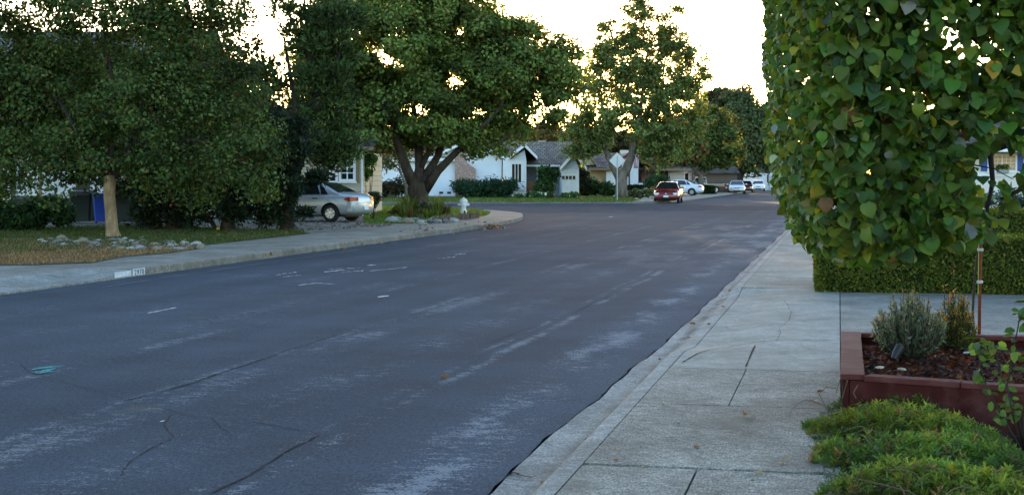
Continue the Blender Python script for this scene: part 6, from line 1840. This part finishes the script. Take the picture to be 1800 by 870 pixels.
# ------------------------------------------------------------------ porch chair, flag
pc = empty('porch_chair', cw((933 - CX) / F * 112.5, 112.5, .32), YAW + .3, 'brown wooden chair on the porch of the white house', 'chair')
WOOD = simple('brown_chair_wood', (.16, .08, .035), .6, .3, .2, 8)
mb = MB(); mb.box(-.3, .3, -.3, .3, .42, .5); mb.build('seat', WOOD, pc, bevel=.02)
mb = MB(); mb.box(-.3, .3, .25, .32, .5, 1.15); mb.build('backrest', WOOD, pc, bevel=.02)
for sx in (-1, 1):
    for sy in (-1, 1):
        mb = MB(); mb.box(sx * .27 - .03, sx * .27 + .03, sy * .26 - .03, sy * .26 + .03, 0, .418); mb.build('leg', WOOD, pc)
    mb = MB(); mb.box(sx * .31 - .035, sx * .31 + .035, -.3, .24, .62, .67); mb.build('armrest', WOOD, pc)
zf = 131.0
flg = empty('flag', A(1122, 297, zf), YAW, 'striped flag hanging from a short pole on the garage of the red trimmed house', 'flag')
mb = MB(); mb.tube([(0, 0, 0), (-.35, -.2, 1.55)], [.03, .025], 7); mb.build('pole', MAT['trim_white'], flg)
m = NT('flag_cloth')
s_ = m.sep(m.objc())
str_ = m.math('GREATER_THAN', m.math('FRACT', m.math('MULTIPLY', s_[0], 9.0)), .5)
c_ = m.mix(str_, (.62, .6, .6, 1), (.4, .05, .06, 1))
c_ = m.mix(m.math('MULTIPLY', m.math('GREATER_THAN', s_[2], .85), m.math('LESS_THAN', s_[0], -.28)), c_, (.06, .08, .22, 1))
m.bsdf(c_, .9, .1)
rings = []
vv = []; nx = 13; nz = 7
for j in range(nz):
    for i in range(nx):
        x = -.5 + .55 * i / (nx - 1); zz = 1.5 - 1.45 * j / (nz - 1)
        vv.append((x * (1 - .25 * j / nz), .07 * math.sin(i * 1.5 + j * .3), zz))
mb = MB(); mb.add(vv, [(j * nx + i, j * nx + i + 1, (j + 1) * nx + i + 1, (j + 1) * nx + i) for j in range(nz - 1) for i in range(nx - 1)])
fo = mb.build('cloth', m.mat, flg, smooth=True); fm = fo.modifiers.new('t', 'SOLIDIFY'); fm.thickness = .008

# ------------------------------------------------------------------ house number painted on the kerb
ap_a, ap_b = P(222, 485.5, .02), P(275, 480, .02)
y0, y1 = P(247, 482, .05).y, P(276, 479, .05).y
kp = empty('kerb_number', (-11.345, (y0 + y1) / 2, .0), PI / 2, 'white painted patch with a house number on the left kerb face', 'kerb number')
hw = (y1 - y0) / 2 - .02
KW = simple('scuffed_white_kerb_paint', (.55, .57, .6), .8, .2, .2, 14, dirt=(.3, .3, .29), dirt_scale=10)
mb = MB(); mb.box(-hw, hw, -.006, .004, .02, .13); mb.build('painted_patch', KW, kp)
mb = MB(); mb.box(-hw - .62, -hw - .06, -.006, .004, .025, .115); mb.build('painted_patch', KW, kp)
fc = bpy.data.curves.new('digits', 'FONT'); fc.body = '2970'; fc.size = .125; fc.align_x = 'CENTER'; fc.extrude = .002; fc.space_character = 1.25
fc.materials.append(simple('worn_black_paint', (.05, .055, .07), .8, .2, .5, 60))
ft = link('digits', fc)
bpy.context.view_layer.update()
dme = bpy.data.meshes.new_from_object(ft.evaluated_get(bpy.context.evaluated_depsgraph_get()))
bpy.data.objects.remove(ft)
fo = link('digits', dme, kp, (0, -.0085, .03)); fo.rotation_euler = (PI / 2, 0, 0); fo.scale = (1.15, 1, 1)

# ------------------------------------------------------------------ fallen leaves
DRY = [(.2, .1, .045), (.3, .19, .1), (.14, .055, .03), (.4, .3, .19), (.24, .2, .08)]
def dry_mesh(c, sz):
    return leaf_mesh('fallen_leaf', np.zeros((1, 3)), np.array([[0, 0, 1.]]), np.array([[1., 0, 0]]), [sz], np.array([c]), 'dry', MAT['leaf_soft'])
DM = [dry_mesh(c, s) for c in DRY for s in (.06, .085)]
def fallen(px, py, h, label, group=None, s=1.0, k=None):
    p = P(px, py, h)
    o = link('fallen_leaf', DM[k if k is not None else rng.integers(len(DM))], None, (p.x, p.y, h + .004), None)
    o.rotation_euler = (rng.uniform(-.25, .25), rng.uniform(-.25, .25), rng.random() * 6.3)
    o.scale = (s, s, s)
    return tag(o, label, 'fallen leaf', group)
for px, py, h, s, k, lab in ((1307, 731, .118, 1.25, 3, 'curled tan leaf in the middle of the full width slab'), (1223, 785, .118, .9, 0, 'brown leaf lying near the lower joint of the full width slab'), (1387, 809, .118, 1, 6, 'pale leaf beside the ground cover on the lower joint'), (1341, 833, .118, 1, 6, 'pale leaf lying on the open joint nearest us'),
                         (773, 666, 0, 1.0, 1, 'single orange brown leaf alone on the asphalt'), (1163, 632, .05, .9, 4, 'red brown leaf in the gutter below the lowered kerb'), (1222, 571, .01, 1.4, 0, 'folded brown leaf in the gutter at the driveway mouth'), (1212, 593, .01, .9, 7, 'cream leaf in the gutter near the folded brown one'), (1245, 572, .04, .9, 4, 'flat brown leaf on the lip of the driveway'), (1164, 713, .118, .7, 6, 'small cream leaf on the joint near the kerb'), (1275, 541, .06, 1, 0, 'brown leaf on the kerb lip farther up'), (1428, 705, .118, .8, 3, 'tan leaf close to the ground cover stems'), (1312, 719, .118, .7, 6, 'small pale leaf just above the curled tan one'), (1098, 698, 0.01, .5, 7, 'tiny white scrap of leaf in the gutter'), (1435, 690, .118, .9, 0, 'thin brown leaf at the planter corner')):
    fallen(px, py, h, lab, None, s, k)
for i in range(26):
    px = rng.uniform(900, 1430); py = rng.uniform(520, 860)
    q = P(px, py, .118)
    if not (-1.28 < q.x < -.02): continue
    fallen(px, py, .118, 'small crumpled leaf scrap scattered on the right sidewalk', 'leaf scraps on the right sidewalk', rng.uniform(.25, .5))
for i in range(24):
    y = rng.uniform(7, 30); c_ = (-1.5 + rng.normal() * .04, y)
    o = link('fallen_leaf', DM[rng.integers(len(DM))], None, (c_[0], c_[1], .03)); o.rotation_euler = (rng.uniform(-.3, .3), rng.uniform(-.3, .3), rng.random() * 6); s_c = rng.uniform(.35, .9); o.scale = (s_c,) * 3
    tag(o, 'dry leaf caught in the right gutter', 'fallen leaf', 'leaves in the right gutter')
for i in range(46):
    px = rng.uniform(700, 900); py = 396 + (900 - px) * .045 + rng.uniform(-9, 6)
    fallen(px, py, .146, 'dry brown leaf scattered on the corner pavement', 'leaves scattered on the corner pavement', rng.uniform(1, 1.9))
for i in range(46):
    px = rng.uniform(440, 690); py = np.interp(px, [440, 690], [416, 392]) + rng.uniform(-6, 7)
    fallen(px, py, .152, 'dry brown leaf scattered on the concrete driveway mouth', 'leaves scattered on the driveway mouth', rng.uniform(1, 1.9))
for i in range(30):
    px = rng.uniform(450, 880); py = np.interp(px, [450, 650, 800, 880], [453, 428.5, 411, 399.5]) + abs(rng.normal()) * 2
    fallen(px, py, .0, 'dry leaf lying in the gutter along the left kerb', 'leaves in the left gutter', rng.uniform(1, 2))
for i in range(26):
    px = rng.uniform(0, 520); py = np.interp(px, [0, 520], [425, 408]) + rng.uniform(-8, 12)
    fallen(px, py, .17, 'pale dry leaf lying on the left lawn', 'leaves on the left lawn', rng.uniform(1, 2))
for px, py, lab in ((448, 453.5, 'clump of brown leaves in the gutter below the left lawn'), (865, 402, 'reddish heap of leaves against the corner kerb')):
    p = P(px, py, 0); n = 60
    q = np.stack([rng.normal(0, .14, n), rng.normal(0, .2, n), .03 + .05 * rng.random(n)], 1)
    o = link('leaf_heap', leaf_mesh('leaf_heap', q, norm(np.array([0, 0, 1.]) + .7 * rng.normal(size=(n, 3))), rdir(n), .1, palette(n, [(2, (.2, .09, .04)), (1, (.1, .05, .03)), (1, (.28, .17, .09))]), 'dry', MAT['leaf_soft']), None, (p.x, p.y, 0)); tag(o, lab, 'leaf heap')
n = 3000
px = rng.uniform(380, 690, n); py = np.interp(px, [380, 690], [409, 392]) + rng.uniform(-14, 5, n)
q = np.array([list(P(a, b, .152)) for a, b in zip(px, py)])
tag(link('leaf_litter', leaf_mesh('leaf_litter', q, norm(np.array([0, 0, 1.]) + .4 * rng.normal(size=(n, 3))), rdir(n), .05 * (.5 + rng.random(n)), palette(n, [(2, (.13, .07, .04)), (1, (.07, .04, .025))]), 'diamond', MAT['leaf_soft'])), kind='stuff')
